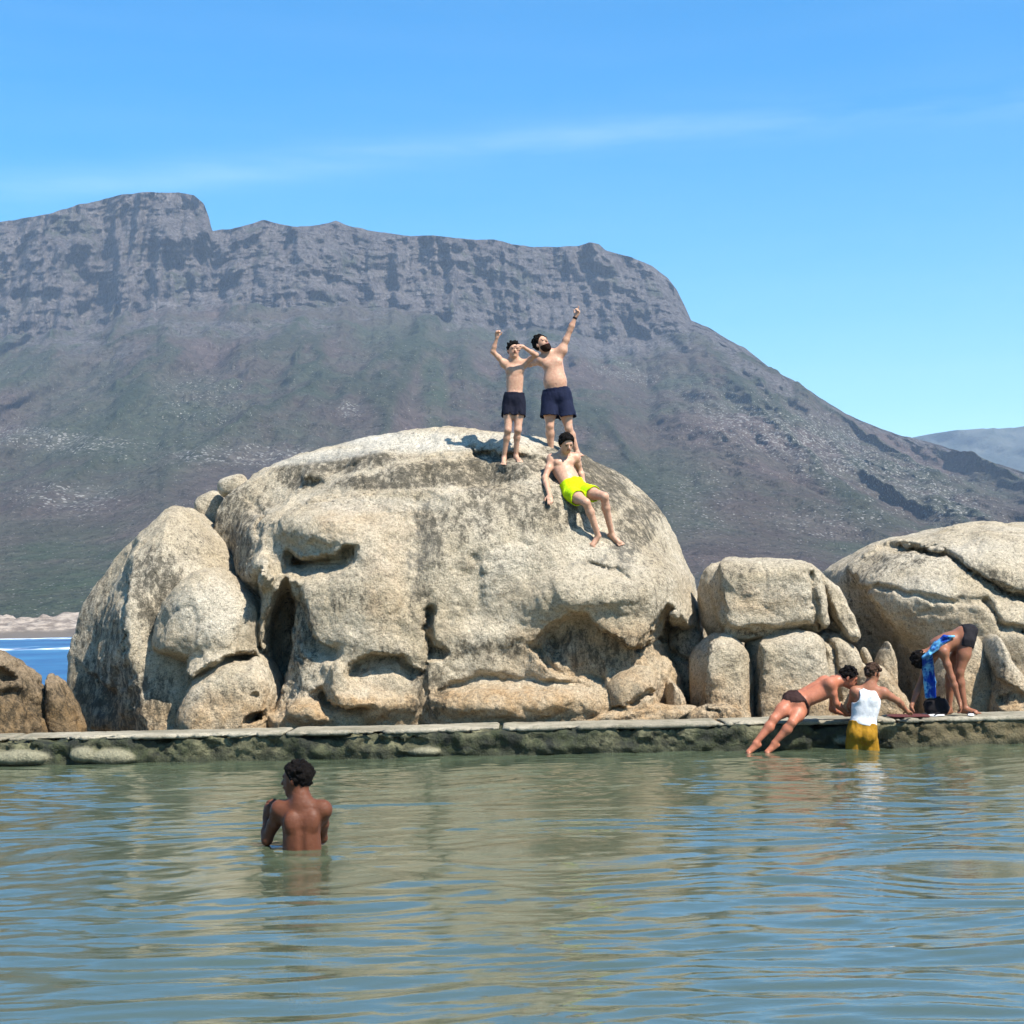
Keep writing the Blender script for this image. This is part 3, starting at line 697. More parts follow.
cliff = m.mix(m.ramp(stn, [(.38, 0), (.62, 1)]), (.105, .090, .085), (.155, .138, .128))
cliff = m.mix(m.ramp(vst, [(.52, 0), (.64, .45)]), cliff, (.055, .052, .05))
cliff = m.mix(.8, cliff, m.ramp(m.noise(m.scaled(p, (.3, .2, .12)), 1, 5, .75), [(.35, .35), (.5, 1), (.65, 1.5)]), 'MULTIPLY')
cliff = m.mix(m.ramp(n2, [(.55, 0), (.66, .7)]), cliff, (.06, .07, .04))
cm = m.math('ADD', m.attr('cliff'), m.math('MULTIPLY', m.math('SUBTRACT', n2, .5), 1.4))
col = m.mix(m.ramp(cm, [(.42, 0), (.62, 1)]), slope, cliff)
# pale scattered rocks
vo = m.n('ShaderNodeTexVoronoi', feature='F1'); m.l(m.scaled(p, (.30, .22, .34)), vo.inputs['Vector']); vo.inputs['Scale'].default_value = 1
spk = m.math('LESS_THAN', vo.outputs['Distance'], m.math('MULTIPLY', m.math('ADD', m.math('MULTIPLY', m.attr('scree'), .30), .16), m.math('MULTIPLY', m.noise(m.scaled(p, (.05,)*3), 1, 4, .7), 1.5)))
notcl = m.math('SUBTRACT', 1, m.attr('cliff'), clamp=True)
col = m.mix(m.math('MULTIPLY', spk, m.math('MULTIPLY', notcl, .8)), col, (.36, .34, .30))
col = m.mix(m.math('MULTIPLY', m.math('MULTIPLY', m.attr('scree'), .30), m.ramp(n3, [(.4, 0), (.65, 1)])), col, (.25, .23, .20))
col = m.mix(.6, col, m.ramp(n3, [(.32, .5), (.5, 1), (.68, 1.4)]), 'MULTIPLY')
h = m.math('ADD', n2, m.math('MULTIPLY', n3, .35))
nor = m.bump(h, .9, 22)
nor = m.bump(n3, .6, 3.5, nor)
m.bsdf(col, .95, nor, .05)
mt = mesh('mountain', pts, Qm, m.m, attrs={'gully': gully, 'scree': scree, 'green': green, 'cliff': cliffm})
tag(mt, kind='structure')
# far ridge
fs = [(700, 470), (860, 445), (905, 438), (930, 434), (960, 432), (1000, 428), (1024, 425), (1100, 415), (1200, 420), (1400, 470)]
U2 = np.linspace(700, 1500, 240); V2 = []
for j in range(60):
    s = j/59; D = 3400+900*s; sy = interp(fs, U2); zz = (CAMZ+(617-(U2-512)*math.tan(PH)-sy)/F*4300)*(s**.8)
    V2.append(np.stack([(U2-512)/F*D, D+0*U2, zz+0*U2], 1))
V2 = np.concatenate(V2); nz = fbm(V2/160., 5, 601); V2[:, 1] -= 130*nz; V2[:, 2] += 12*nz*np.repeat(np.linspace(0, 1, 60) < .95, 240)
i = (np.arange(59)[:, None]*240+np.arange(239)[None, :]).ravel()
m2 = N('far_hill'); p = m2.pos(); n2 = m2.noise(m2.scaled(p, (.012,)*3), 1, 7, .65)
m2.bsdf(m2.mix(m2.ramp(n2, [(.4, 0), (.62, 1)]), (.035, .045, .04), (.07, .075, .065)), .95, m2.bump(n2, .9, 25), .05)
tag(mesh('far_ridge', V2, np.stack([i, i+1, i+241, i+240], 1), m2.m), kind='structure')
# beach
m = N('beach'); p = m.pos(); sx = m.n('ShaderNodeSeparateXYZ'); m.l(p, sx.inputs[0])
n2 = m.noise(m.scaled(p, (.18, .12, .7)), 1, 7, .75)
sand = m.ramp(m.math('ADD', m.math('MULTIPLY', sx.outputs['X'], .01), m.math('MULTIPLY', n2, .35)), [(-0.0, 0), (1, 1)])
b = m.math('ADD', m.math('MULTIPLY', sx.outputs['X'], .02), m.math('MULTIPLY', n2, .9))
col = m.mix(m.ramp(n2, [(.42, 0), (.58, 1)]), (.14, .11, .085), (.34, .28, .22))
hz = m.math('ADD', sx.outputs['Z'], m.math('MULTIPLY', n2, 1.5))
col = m.mix(m.ramp(m.math('DIVIDE', hz, 10), [(.12, 1), (.2, 0)]), col, (.12, .10, .08))
xb = m.ramp(m.math('DIVIDE', m.math('ADD', sx.outputs['X'], 200), 200), [(.40, 0), (.44, 1)])
col = m.mix(m.math('MULTIPLY', xb, m.ramp(m.math('DIVIDE', hz, 10), [(.22, 0), (.27, 1)])), col, (.50, .47, .42))
m.bsdf(col, .9, m.bump(n2, .6, 1.0), .1)
tag(grid('beach', -320, 500, 700, 405, 478, 70, lambda x, y: -1.6+sstep(405, 455, y)*5.6*(1+.75*fbm(np.stack([x/9., y/6., 0*x], 1), 5, 71, .6))*(1-.8*sstep(462, 478, y)), m.m), kind='structure')

# ---------------------------------------------------------------- people
class Vox:
    def __init__(s, pts, h, pad=.22):
        pts = np.array(pts); s.h = h; s.lo = pts.min(0)-pad; hi = pts.max(0)+pad
        s.n = np.ceil((hi-s.lo)/h).astype(int)+1; s.F = np.full(s.n, 1.0, dtype=np.float32)
    def op(s, fn, lo, hi, k=.03, mode='add'):
        m = k+3*s.h
        a = np.maximum(np.floor((np.array(lo)-m-s.lo)/s.h).astype(int), 0); b = np.minimum(np.ceil((np.array(hi)+m-s.lo)/s.h).astype(int)+1, s.n)
        if (b <= a).any(): return
        g = np.stack(np.meshgrid(*[s.lo[i]+s.h*np.arange(a[i], b[i]) for i in range(3)], indexing='ij'), -1)
        d = fn(g.reshape(-1, 3)).reshape(g.shape[:3]).astype(np.float32)
        sl = tuple(slice(a[i], b[i]) for i in range(3)); f = s.F[sl]
        if mode == 'add': s.F[sl] = smin(f, d, k)
        elif mode == 'sub': s.F[sl] = -smin(-f, d, k)
        elif mode == 'int':
            s.F[sl] = np.maximum(f, d)
    def cone(s, a, b, ra, rb, k=.03, mode='add'):
        a, b = np.array(a, float), np.array(b, float); r = max(ra, rb)
        ab = b-a; L = (ab@ab)+1e-12
        def fn(q):
            t = np.clip(((q-a)@ab)/L, 0, 1)
            return np.linalg.norm(q-a-t[:, None]*ab, axis=1)-(ra+(rb-ra)*t)
        s.op(fn, np.minimum(a, b)-r, np.maximum(a, b)+r, k, mode)
    def ell(s, c, R, r, k=.04, mode='add', p=2):
        e = dict(c=np.array(c, float), R=np.array(R), r=np.array(r, float), p=p)
        ext = np.abs(e['R'])@e['r']; s.op(lambda q: ell_d(q, e), e['c']-ext, e['c']+ext, k, mode)
    def plane(s, p, n):      # keep the side the normal points away from
        g = np.stack(np.meshgrid(*[s.lo[i]+s.h*np.arange(s.n[i]) for i in range(3)], indexing='ij'), -1)
        s.F = np.maximum(s.F, ((g-np.array(p))@np.array(n)).astype(np.float32))
    def mesh(s): 
        s.F[0] = 1; s.F[-1] = 1; s.F[:, 0] = 1; s.F[:, -1] = 1; s.F[:, :, 0] = 1; s.F[:, :, -1] = 1
        return surface_nets(s.F, s.lo, s.h)

def frame(up, front):
    up = nrm(up); right = nrm(np.cross(front, up)); fr = np.cross(up, right)
    return np.stack([right, fr, up], 1)      # columns: right, front, up
def skin_mat(name, col, red=(.30, .09, .06), wet=.45):
    m = N(name); p = m.pos(); n1 = m.noise(p, 9, 4, .6); n2 = m.noise(p, 90, 3, .6)
    c = m.mix(m.ramp(n1, [(.4, 0), (.65, .35)]), col, tuple(a*.72 for a in col))
    n3 = m.noise(p, 26, 4, .7)
    c = m.mix(m.ramp(n3, [(.38, .08), (.62, .42)]), c, red)
    m.bsdf(c, m.ramp(n3, [(.35, wet*.65), (.65, wet*1.3)]), m.bump(m.math('ADD', n3, m.math('MULTIPLY', n2, .3)), .5, .010), .25, **{'Subsurface Weight': .04, 'Subsurface Scale': .02, 'Subsurface Radius': (1.0, .35, .2)})
    return m.m
def plain(name, col, rough=.85, bumpd=.012, sc=30, spec=.2, var=.75):
    m = N(name); p = m.pos(); n1 = m.noise(p, sc, 4, .6); n2 = m.noise(p, sc*.22, 3, .6)
    c = m.mix(m.ramp(n1, [(.35, 0), (.65, 1)]), tuple(a*var for a in col), col)
    m.bsdf(c, rough, m.bump(m.math('ADD', n2, m.math('MULTIPLY', n1, .4)), .8, bumpd), spec); return m.m
M_hair = plain('dark_hair', (.008, .006, .005), .9, .012, 90, .08, .3)
M_lip = plain('lips', (.30, .13, .10), .5, .001); M_eye = plain('eyes', (.02, .015, .012), .3, .0005)

def hand(v, wr, d, pn, s=1.0, curl=.4, thumb=1, point=None):
    """wrist, finger direction, palm normal (the side the fingers close to); fingers are separate chains rooted in the palm"""
    d = nrm(d); pn = nrm(pn-(pn@d)*d); sd = np.cross(d, pn)*thumb
    R = np.stack([sd, d, pn], 1)
    v.ell(wr+d*.05*s, R, (.041*s, .052*s, .017*s), .015, p=2.6)
    v.cone(wr-d*.01*s, wr+d*.03*s, .024*s, .024*s, .02)
    for i, (o, L) in enumerate(((.030, .070), (.0105, .080), (-.0105, .075), (-.030, .058))):
        b = wr+d*.082*s+sd*o*s*.95
        c = curl*(1+.12*i)
        if point is not None and i == 0: c = point
        dd = d; q = b-d*.02*s
        spread = sd*(o*2.2)
        for j in range(3):
            a = c*(j+.5)
            dd = nrm(d*math.cos(a)+pn*math.sin(a)+spread*.5)
            e = q+dd*(L*s*(.45, .32, .25)[j]+(.02*s if j == 0 else 0))
            v.cone(q, e, (.0095, .0088, .0080)[j]*s, (.0088, .0080, .0070)[j]*s, .004); q = e
    t0 = wr+d*.022*s+sd*.028*s
    t1 = t0+nrm(d*.7+sd*.75+pn*.25)*.042*s; t2 = t1+nrm(d*.95+sd*.25+pn*.5)*.032*s
    v.cone(t0, t1, .014*s, .0115*s, .01); v.cone(t1, t2, .0115*s, .009*s, .005)
def arm(v, S, El, W, s, hd, pn, curl=.4, thumb=1, point=None, bulk=1.0, hs=1.0):
    m = (S+El)/2
    v.cone(S, m, .050*s*bulk, .046*s*bulk, .05); v.cone(m, El, .046*s*bulk, .037*s, .03)
    f = El+(W-El)*.3
    v.cone(El, f, .037*s, .040*s*bulk, .03); v.cone(f, W, .040*s*bulk, .025*s, .03)
    hand(v, W, hd, pn, s*hs, curl, thumb, point)
def leg(v, H, K, A, toe, s, bulk=1.0, up=np.array([0, 0, 1.0])):
    m = H+(K-H)*.45
    v.cone(H, m, .088*s*bulk, .078*s*bulk, .05); v.cone(m, K, .078*s*bulk, .054*s, .04)
    ax = nrm(A-K); td = nrm(toe-A); bk = -nrm(td-(td@ax)*ax)
    c = K+(A-K)*.30+bk*.014*s
    v.cone(K, c, .050*s, .054*s*bulk, .03); v.cone(c, A, .053*s*bulk, .034*s, .03)
    foot(v, A, toe, s, up)
def foot(v, A, toe, s, up):
    td = toe-A; 
    sole = nrm(td-(td@up)*up) if abs(nrm(td)@up) < .92 else nrm(td)
    n = up if abs(sole@up) < .9 else nrm(np.cross(sole, [1, 0, 0]))
    heel = A-sole*.035*s-n*.045*s; ball = A+sole*.135*s-n*.058*s
    v.cone(heel, ball, .032*s, .030*s, .03); v.cone(A-n*.01*s, ball, .036*s, .024*s, .03)
    sd = np.cross(sole, n)
    for i in range(5):
        o = (-.034+.017*i)*s; L = (.055, .050, .045, .038, .030)[i]*s
        v.cone(ball+sd*o, ball+sd*o*1.15+sole*L-n*.012*s, .013*s, .0095*s, .008)
def head(v, Hc, up, front, s, neckbase, nr=.055):
    R = frame(up, front); rt, fr, u = R[:, 0], R[:, 1], R[:, 2]
    v.cone(neckbase, Hc-u*.055*s-fr*.018*s, nr*1.12*s, nr*s, .045)
    v.ell(Hc+u*.022*s-fr*.010*s, R, (.077*s, .098*s, .092*s), .03)
    v.ell(Hc-u*.045*s+fr*.030*s, R, (.058*s, .062*s, .068*s), .04)
    v.ell(Hc-u*.092*s+fr*.062*s, R, (.026*s, .020*s, .020*s), .03)      # chin
    v.cone(Hc+u*.010*s+fr*.088*s, Hc-u*.024*s+fr*.108*s, .009*s, .014*s, .014)   # nose
    v.cone(Hc+u*.026*s+fr*.080*s-rt*.034*s, Hc+u*.026*s+fr*.080*s+rt*.034*s, .011*s, .011*s, .014)  # brow
    for sg in (-1, 1):
        v.ell(Hc+u*.006*s+fr*.090*s+rt*sg*.031*s, R, (.016*s, .014*s, .011*s), .010, 'sub')
        v.ell(Hc+u*.004*s+fr*.078*s+rt*sg*.031*s, R, (.012*s, .012*s, .011*s), .004)
        v.ell(Hc-u*.005*s-fr*.004*s+rt*sg*.079*s, R, (.009*s, .020*s, .030*s), .006)
    v.cone(Hc-u*.050*s+fr*.088*s-rt*.020*s, Hc-u*.050*s+fr*.088*s+rt*.020*s, .010*s, .010*s, .012)
    return R
def person(base, label, J, s=1.0, skin=None, bulk=1.0, hairstyle=None, belly=0.0, muscle=1.0, group=None, h=.0075, headscale=1.0, nr=.055, low=None, facemats=True):
    """one continuous body grown from a posed skeleton"""
    v = Vox([J[k] for k in J if not k.startswith('_')]+[J['head']+J['_hup']*.12], h)
    Pc, Cc, Nb, SL, SR, HL, HR = (J[k] for k in ('pelvis', 'chest', 'neck', 'SL', 'SR', 'HL', 'HR'))
    fr = J['_front']
    Rp = frame(Cc-Pc, fr) if '_pup' not in J else frame(J['_pup'], J.get('_pfront', fr)); Rc = frame(Nb-(Cc+Pc)/2, fr)
    Rm = frame(Nb-Pc, fr)
    hw = np.linalg.norm(SR-SL)/2
    v.ell(Cc, Rc, (min(hw*.86, .175*s), .110*s*bulk, .185*s), .05, p=2.3)
    mid = Pc*.5+Cc*.5
    v.ell(mid+Rm[:, 1]*belly, Rm, (.143*s*bulk, (.098+belly*.6)*s*bulk, .17*s), .06, p=2.2)
    v.ell(Pc, Rp, (.162*s*bulk, .108*s*bulk, .125*s), .06, p=2.3)
    U = nrm(Nb-Cc)
    for S in (SL, SR):
        v.cone(Nb-U*.03*s, S, .052*s, .054*s*bulk, .05)
        v.cone(Cc+U*.03*s, S-U*.01*s, .075*s, .055*s*bulk, .06)
        v.cone(Nb+U*.035*s, Nb*.45+S*.55, .035*s, .035*s, .05)
    for sg in (-1, 1):      # chest muscles, shoulder blades, buttocks
        v.ell(Cc+Rc[:, 0]*sg*.068*s+Rc[:, 1]*.068*s*bulk+U*.055*s, Rc, (.068*s, .040*s, .055*s), .025)
        v.ell(Cc+Rc[:, 0]*sg*.078*s-Rc[:, 1]*.078*s*bulk+U*.060*s, Rc, (.050*s, .034*s, .075*s), .03)
        v.ell(Pc+Rp[:, 0]*sg*.066*s-Rp[:, 1]*.065*s-Rp[:, 2]*.035*s, Rp, (.080*s, .072*s, .085*s), .04)
    # spine furrow
    bk = [Nb-U*.06*s-Rc[:, 1]*.135*s*bulk, Cc-Rc[:, 1]*.128*s*bulk, mid-Rm[:, 1]*.112*s*bulk]
    for a, b in zip(bk[:-1], bk[1:]): v.cone(a, b, .020*s, .020*s, .03, 'sub')
    # navel
    v.ell(mid-nrm(Nb-Pc)*.06*s+Rm[:, 1]*((.098+belly*.6)*s*bulk+belly), Rm, (.008*s, .012*s, .011*s), .008, 'sub')
    for a in J.get('_arms', ()): arm(v, *a[:3], s, *a[3:7], **(a[7] if len(a) > 7 else {}))
    for l in J.get('_legs', ()): leg(v, *l[:4], s, bulk, **(l[4] if len(l) > 4 else {}))
    hs = s*headscale
    Rh = head(v, J['head'], J['_hup'], J['_hfr'], hs, Nb, nr)
    V, Q = v.mesh()
    # relax once for a clean skin
    ad = np.zeros_like(V); cn = np.zeros(len(V))
    for a, b in ((0, 1), (1, 2), (2, 3), (3, 0)):
        for k in range(3): ad[:, k] += np.bincount(Q[:, a], V[Q[:, b], k], len(V))+np.bincount(Q[:, b], V[Q[:, a], k], len(V))
        cn += np.bincount(Q[:, a], minlength=len(V))+np.bincount(Q[:, b], minlength=len(V))
    V = V*.6+.4*ad/cn[:, None]
    ctr = V[Q].mean(1); loc = (ctr-J['head'])@Rh/hs
    mi = np.zeros(len(Q), int)
    eye = (np.abs(np.abs(loc[:, 0])-.031) < .012) & (np.abs(loc[:, 2]-.004) < .007) & (loc[:, 1] > .06)
    lip = (np.abs(loc[:, 0]) < .024) & (np.abs(loc[:, 2]+.050) < .010) & (loc[:, 1] > .07)
    mi[eye] = 2; mi[lip] = 1
    o = mesh('person', V, Q, mats=[skin, M_lip, M_eye], mi=mi)
    tag(o, label, 'person', group)
    o['_b'] = 0; del o['_b']
    J['_Rh'] = Rh; J['_Rp'] = Rp; J['_Rc'] = Rc; J['_Rm'] = Rm; J['_s'] = s; J['_hs'] = hs; J['_bulk'] = bulk; J['_belly'] = belly
    b = recentre(o); J['_base'] = b
    return o
def part(name, V, Q, mat, root, J, label=None):
    o = mesh(name, np.asarray(V)-J['_base'], Q, mat, root)
    if label: o['label'] = label
    return o
def hair(root, J, th=.012, low=-.03, fringe=.045, mat=None, name='hair', h=.006, size=1.0, back=-.06):
    s = J['_hs']; Hc = J['head']; R = J['_Rh']; rt, fr, u = R.T
    v = Vox([Hc], h, .2)
    v.ell(Hc+u*.024*s-fr*.012*s, R, ((.078+th)*s, (.098+th)*s, (.092+th)*s), .01)
    # tufts
    for i in range(26):
        a = random.uniform(0, 6.28); e = random.uniform(.1, 1.4)
        d = rt*math.cos(a)*math.cos(e)+fr*math.sin(a)*math.cos(e)+u*math.sin(e)
        v.ell(Hc+u*.024*s-fr*.012*s+d*np.array([1, 1, 1])*.092*s, R, (.022*s, .022*s, .022*s), .012)
    g = np.stack(np.meshgrid(*[v.lo[i]+v.h*np.arange(v.n[i]) for i in range(3)], indexing='ij'), -1).reshape(-1, 3)
    v.F = v.F+(.016*fbm(g*34, 2, 5)).reshape(v.F.shape).astype(np.float32)
    # cut the face away, and the nape
    n = nrm(fr*1.0-u*.75); v.plane(Hc+fr*.060*s+u*fringe*s, n)
    v.plane(Hc+u*back*s, -u)
    # over the ears
    V, Q = v.mesh()
    return part(name, V, Q, mat or M_hair, root, J)
def beard(root, J):
    s = J['_hs']; Hc = J['head']; R = J['_Rh']; rt, fr, u = R.T
    v = Vox([Hc], .006, .2)
    v.ell(Hc-u*.055*s+fr*.030*s, R, (.068*s, .074*s, .078*s), .03)
    v.ell(Hc-u*.105*s+fr*.060*s, R, (.045*s, .036*s, .036*s), .03)
    v.plane(Hc-u*.030*s, nrm(u*.9+fr*.25)); v.plane(Hc-fr*.0*s, -fr)
    v.ell(Hc-u*.050*s+fr*.112*s, R, (.018*s, .020*s, .008*s), .005, 'sub')
    V, Q = v.mesh(); return part('beard', V, Q, plain('beard_hair', (.022, .010, .006), .9, .01, 120, .1, .4), root, J)
def shorts(root, J, mat, frac=.5, th=.018, flare=.02, top=.10, h=.009, name='shorts', label=None, legs=None):
    s = J['_s']; bk = J['_bulk']; Pc = J['pelvis']; R = J['_Rp']
    L = legs or [(J['HL'], J['KL']), (J['HR'], J['KR'])]
    v = Vox([Pc]+[a for a, b in L]+[a+(b-a)*frac for a, b in L], h, .25)
    t = th
    v.ell(Pc, R, ((.162*bk+t)*s, (.108*bk+t)*s, (.125+t)*s), .02, p=2.3)
    for sg in (-1, 1): v.ell(Pc+R[:, 0]*sg*.066*s-R[:, 1]*.065*s-R[:, 2]*.035*s, R, ((.080+t)*s, (.072+t)*s, (.085+t)*s), .03)
    v.ell(Pc+(J['chest']-Pc)*.30, frame(J['chest']-Pc, J['_front']), ((.145*bk+t)*s, (.100*bk+t+J['_belly']*.6)*s, .10*s), .03, p=2.3)
    for a, b in L:
        e = a+(b-a)*(frac+.12)
        v.cone(a, e, (.090*bk+t)*s, (.072*bk+t+flare)*s, .03)
    # waist and hems
    v.plane(Pc+R[:, 2]*top*s, R[:, 2])
    g = np.stack(np.meshgrid(*[v.lo[i]+v.h*np.arange(v.n[i]) for i in range(3)], indexing='ij'), -1)
    best = None
    for a, b in L:
        d = nrm(b-a); along = ((g-(a+(b-a)*frac))@d)
        rad = np.linalg.norm(g-a-((g-a)@d)[..., None]*d, axis=-1)
        m = (rad < .165*s) & (along > -.2*s)
        v.F = np.where(m, np.maximum(v.F, along), v.F).astype(np.float32)
        # hollow leg opening
        inner = np.where(along > -.05*s, rad-(.068*bk+t*.6+flare*.8)*s, 1)
        v.F = np.maximum(v.F, -inner.astype(np.float32))
    # cloth folds
    q = g.reshape(-1, 3); near = (np.abs(v.F) < .06).ravel(); f = v.F.ravel().copy()
    f[near] += (.012*fbm(q[near]*np.array([17, 17, 6]), 3, 71)).astype(np.float32); v.F = f.reshape(v.F.shape)
    V, Q = v.mesh(); return part(name, V, Q, mat, root, J, label)
def shift(p, dy):      # move along the sight line to another depth
    return CAM+(p-CAM)*((p[1]+dy)/p[1])
def PJ(tab, Y0):
    return {k: P(a, b, Y0+d) for k, (a, b, d) in tab.items()}
Z = np.array([0, 0, 1.0]); VX = np.array([1.0, 0, 0]); VY = np.array([0, 1.0, 0])
cvec = lambda x, y, z: np.array([x, y, z], float)
def settle(ankle, fn, s):
    """ankle height that puts the sole on the rock under it"""
    return ankle
SK_pale = skin_mat('fair_skin', (.56, .345, .225)); SK_pink = skin_mat('pink_fair_skin', (.52, .30, .20)); SK_tan = skin_mat('tanned_skin', (.46, .17, .09))  # SK_pink is a slightly darker fair skin
SK_brown = skin_mat('brown_skin', (.24, .11, .055)); SK_dark = skin_mat('dark_skin', (.115, .040, .018), red=(.12, .035, .015), wet=.58); SK_mid = skin_mat('medium_brown_skin', (.30, .135, .07))
M_navy = plain('navy_cloth', (.007, .011, .034)); M_navyd = plain('dark_navy_cloth', (.005, .006, .016)); M_lime = plain('lime_cloth', (.50, .74, .0), .9)
M_black = plain('black_cloth', (.012, .010, .012)); M_white = plain('white_cloth', (.66, .66, .66), .9, .01); M_gold = plain('mustard_cloth', (.33, .165, .010))

def onrock(px, py, y0=20.8):
    bpy.context.view_layer.update()
    loc = np.array(big.location); o = CAM-loc; d = nrm(P(px, py, 20)-CAM)
    ok, hit, nn, fi = big.ray_cast(Vector(o.tolist()), Vector(d.tolist()))
    return np.array(hit)+loc if ok else P(px, py, 24.5)

# --- boy on the boulder, one arm raised, the other across his face
fA = onrock(504, 462); fB = onrock(516, 460); Yb = fA[1]; 
T = PJ(dict(pelvis=(514.2, 399, 0), chest=(514.8, 374, .0), neck=(514.5, 359.5, .0), SL=(504.2, 363.5, 0), SR=(524.8, 363.5, 0), HL=(509, 404, 0), HR=(519.3, 404, 0),
            KL=(507.8, 430, -.06), KR=(518.0, 430, -.06), head=(513.5, 350, -.02), EL=(492.8, 351.5, -.05), WL=(497, 337, -.10), ER=(536, 355, -.12), WR=(522.5, 346.5, -.26)), Yb)
upn = nrm(cvec(0, -.35, 1))
aA = fA+Z*.07+VY*.05; aB = fB+Z*.07+VY*.05
T['AL'] = aA; T['AR'] = aB; T['TL'] = fA+cvec(0, -.2, -.05); T['TR'] = fB+cvec(0, -.2, -.05)
T.update(_front=cvec(.05, -1, 0), _hup=nrm(cvec(.05, -.0, 1)), _hfr=nrm(cvec(.25, -1, .05)),
    _arms=[(T['SL'], T['EL'], T['WL'], cvec(.1, -.1, 1), cvec(.3, -1, 0), 1.5, 1, dict(bulk=.85)), (T['SR'], T['ER'], T['WR'], cvec(-1, -.05, .05), cvec(0, .8, -.5), .35, 1, dict(bulk=.85))],
    _legs=[(T['HL'], T['KL'], aA, fA+cvec(-.01, -.15, -.03), dict(up=upn)), (T['HR'], T['KR'], aB, fB+cvec(.08, -.12, -.03), dict(up=upn))])
boy = person('p', 'boy in black shorts on the giant boulder, fist raised and forearm across his face', T, .92, SK_pale, .92, headscale=1.12)
hair(boy, T, .012, fringe=.05); shorts(boy, T, M_navyd, .48, .022, .03)
# --- bearded man beside him
tm = onrock(550, 447); Ym = tm[1]; Ym = max(Ym, Yb+.15)
T = PJ(dict(pelvis=(556.8, 396, 0), chest=(553.5, 368, .02), neck=(549.5, 354, .02), SL=(540.5, 360, 0), SR=(562, 350, 0), HL=(550, 402, 0), HR=(564, 402, 0),
            KL=(549.8, 426, -.05), KR=(568.6, 428, -.05), AL=(551, 450, .05), AR=(577, 452, .05), head=(541.5, 343.8, -.03), EL=(530, 364.5, .16), WL=(517, 361.5, .17), ER=(570, 330, -.03), WR=(575.6, 316.5, -.06)), Ym)
T.update(_front=cvec(-.05, -1, .05), _hup=nrm(cvec(-.45, .15, .85)), _hfr=nrm(cvec(.62, -.85, .35)),
    _arms=[(T['SL'], T['EL'], T['WL'], cvec(-1, -.2, .15), cvec(0, -1, -.3), .5, -1), (T['SR'], T['ER'], T['WR'], cvec(.55, -.1, 1), cvec(-.5, -.6, .3), 1.25, -1, dict(point=.1))],
    _legs=[(T['HL'], T['KL'], T['AL'], T['AL']+cvec(-.02, -.16, -.05)), (T['HR'], T['KR'], T['AR'], T['AR']+cvec(.04, -.16, -.05))])
man = person('p', 'bearded man in navy shorts on top of the giant boulder pointing at the sky', T, 1.06, SK_pale, 1.16, belly=.02, headscale=1.1)
hair(man, T, .010, fringe=.055); beard(man, T); shorts(man, T, M_navy, .62, .022, .035)
s_ = 1.04; v = Vox([T['WR']], .004, .08); dW = nrm(T['WR']-T['ER']); v.cone(T['WR']-dW*.035, T['WR']-dW*.01, .033, .032, .005)
v.plane(T['WR']-dW*.006, dW); v.plane(T['WR']-dW*.04, -dW); Vv, Qq = v.mesh(); part('wristband', Vv, Qq, M_black, man, T)
# --- seated man in lime shorts
st = onrock(577, 499); hl = onrock(549.5, 502); f1 = onrock(598, 541); f2 = onrock(616, 540); Ys = st[1]
T = PJ(dict(pelvis=(574.5, 489, .10), chest=(562.5, 468, .26), neck=(563.5, 454, .30), SL=(551.8, 458.5, .26), SR=(575.5, 457.5, .34), HL=(570.5, 493.5, 0), HR=(584, 491.5, .05),
            KL=(586, 502.5, -.42), KR=(604.5, 496.5, -.36), head=(566.5, 443.5, .16), EL=(545, 478, .25), ER=(580, 471, .42), WR=(584, 484, .35)), Ys-.08)
T['WL'] = hl+cvec(-.0, -.02, .09)
T['AL'] = f1+cvec(0, -.06, .07); T['AR'] = f2+cvec(-.06, -.05, .08)
kk = T['KL']
T.update(_front=nrm(cvec(.28, -1, .35)), _pup=nrm(cvec(-.35, .55, .75)), _pfront=nrm(cvec(.5, -1, .5)), _hup=nrm(cvec(.1, -.5, 1)), _hfr=nrm(cvec(.4, -1, -1.1)),
    _arms=[(T['SL'], T['EL'], T['WL'], cvec(.05, -.75, -.75), cvec(0, .35, -1), .25, -1), (T['SR'], T['ER'], T['WR'], cvec(.2, .1, -1), cvec(0, 0, -1), .3, 1)],
    _legs=[(T['HL'], T['KL'], T['AL'], T['AL']+cvec(-.10, -.14, -.10), dict(up=nrm(cvec(.1, -.9, .6)))), (T['HR'], T['KR'], T['AR'], T['AR']+cvec(.14, -.12, -.06), dict(up=nrm(cvec(.1, -.8, .7))))])
for k_, c_ in (('pelvis', .12), ('chest', .14), ('SL', .07), ('SR', .07), ('EL', .06), ('ER', .06), ('WR', .05), ('HL', .11), ('HR', .11)):
    pu_, pv_ = proj(T[k_]); hp = onrock(pu_, pv_)
    if T[k_][1] > hp[1]-c_: T[k_] = P(pu_, pv_, hp[1]-c_)
T['_arms'] = [(T['SL'], T['EL'], T['WL'])+T['_arms'][0][3:], (T['SR'], T['ER'], T['WR'])+T['_arms'][1][3:]]
T['_legs'] = [(T['HL'],)+T['_legs'][0][1:], (T['HR'],)+T['_legs'][1][1:]]
sm = person('p', 'young man in lime yellow shorts sitting on the sloping face of the giant boulder', T, 1.06, SK_pale, 1.0, headscale=1.08)
hair(sm, T, .018, fringe=.05); shorts(sm, T, M_lime, .50, .022, .018)
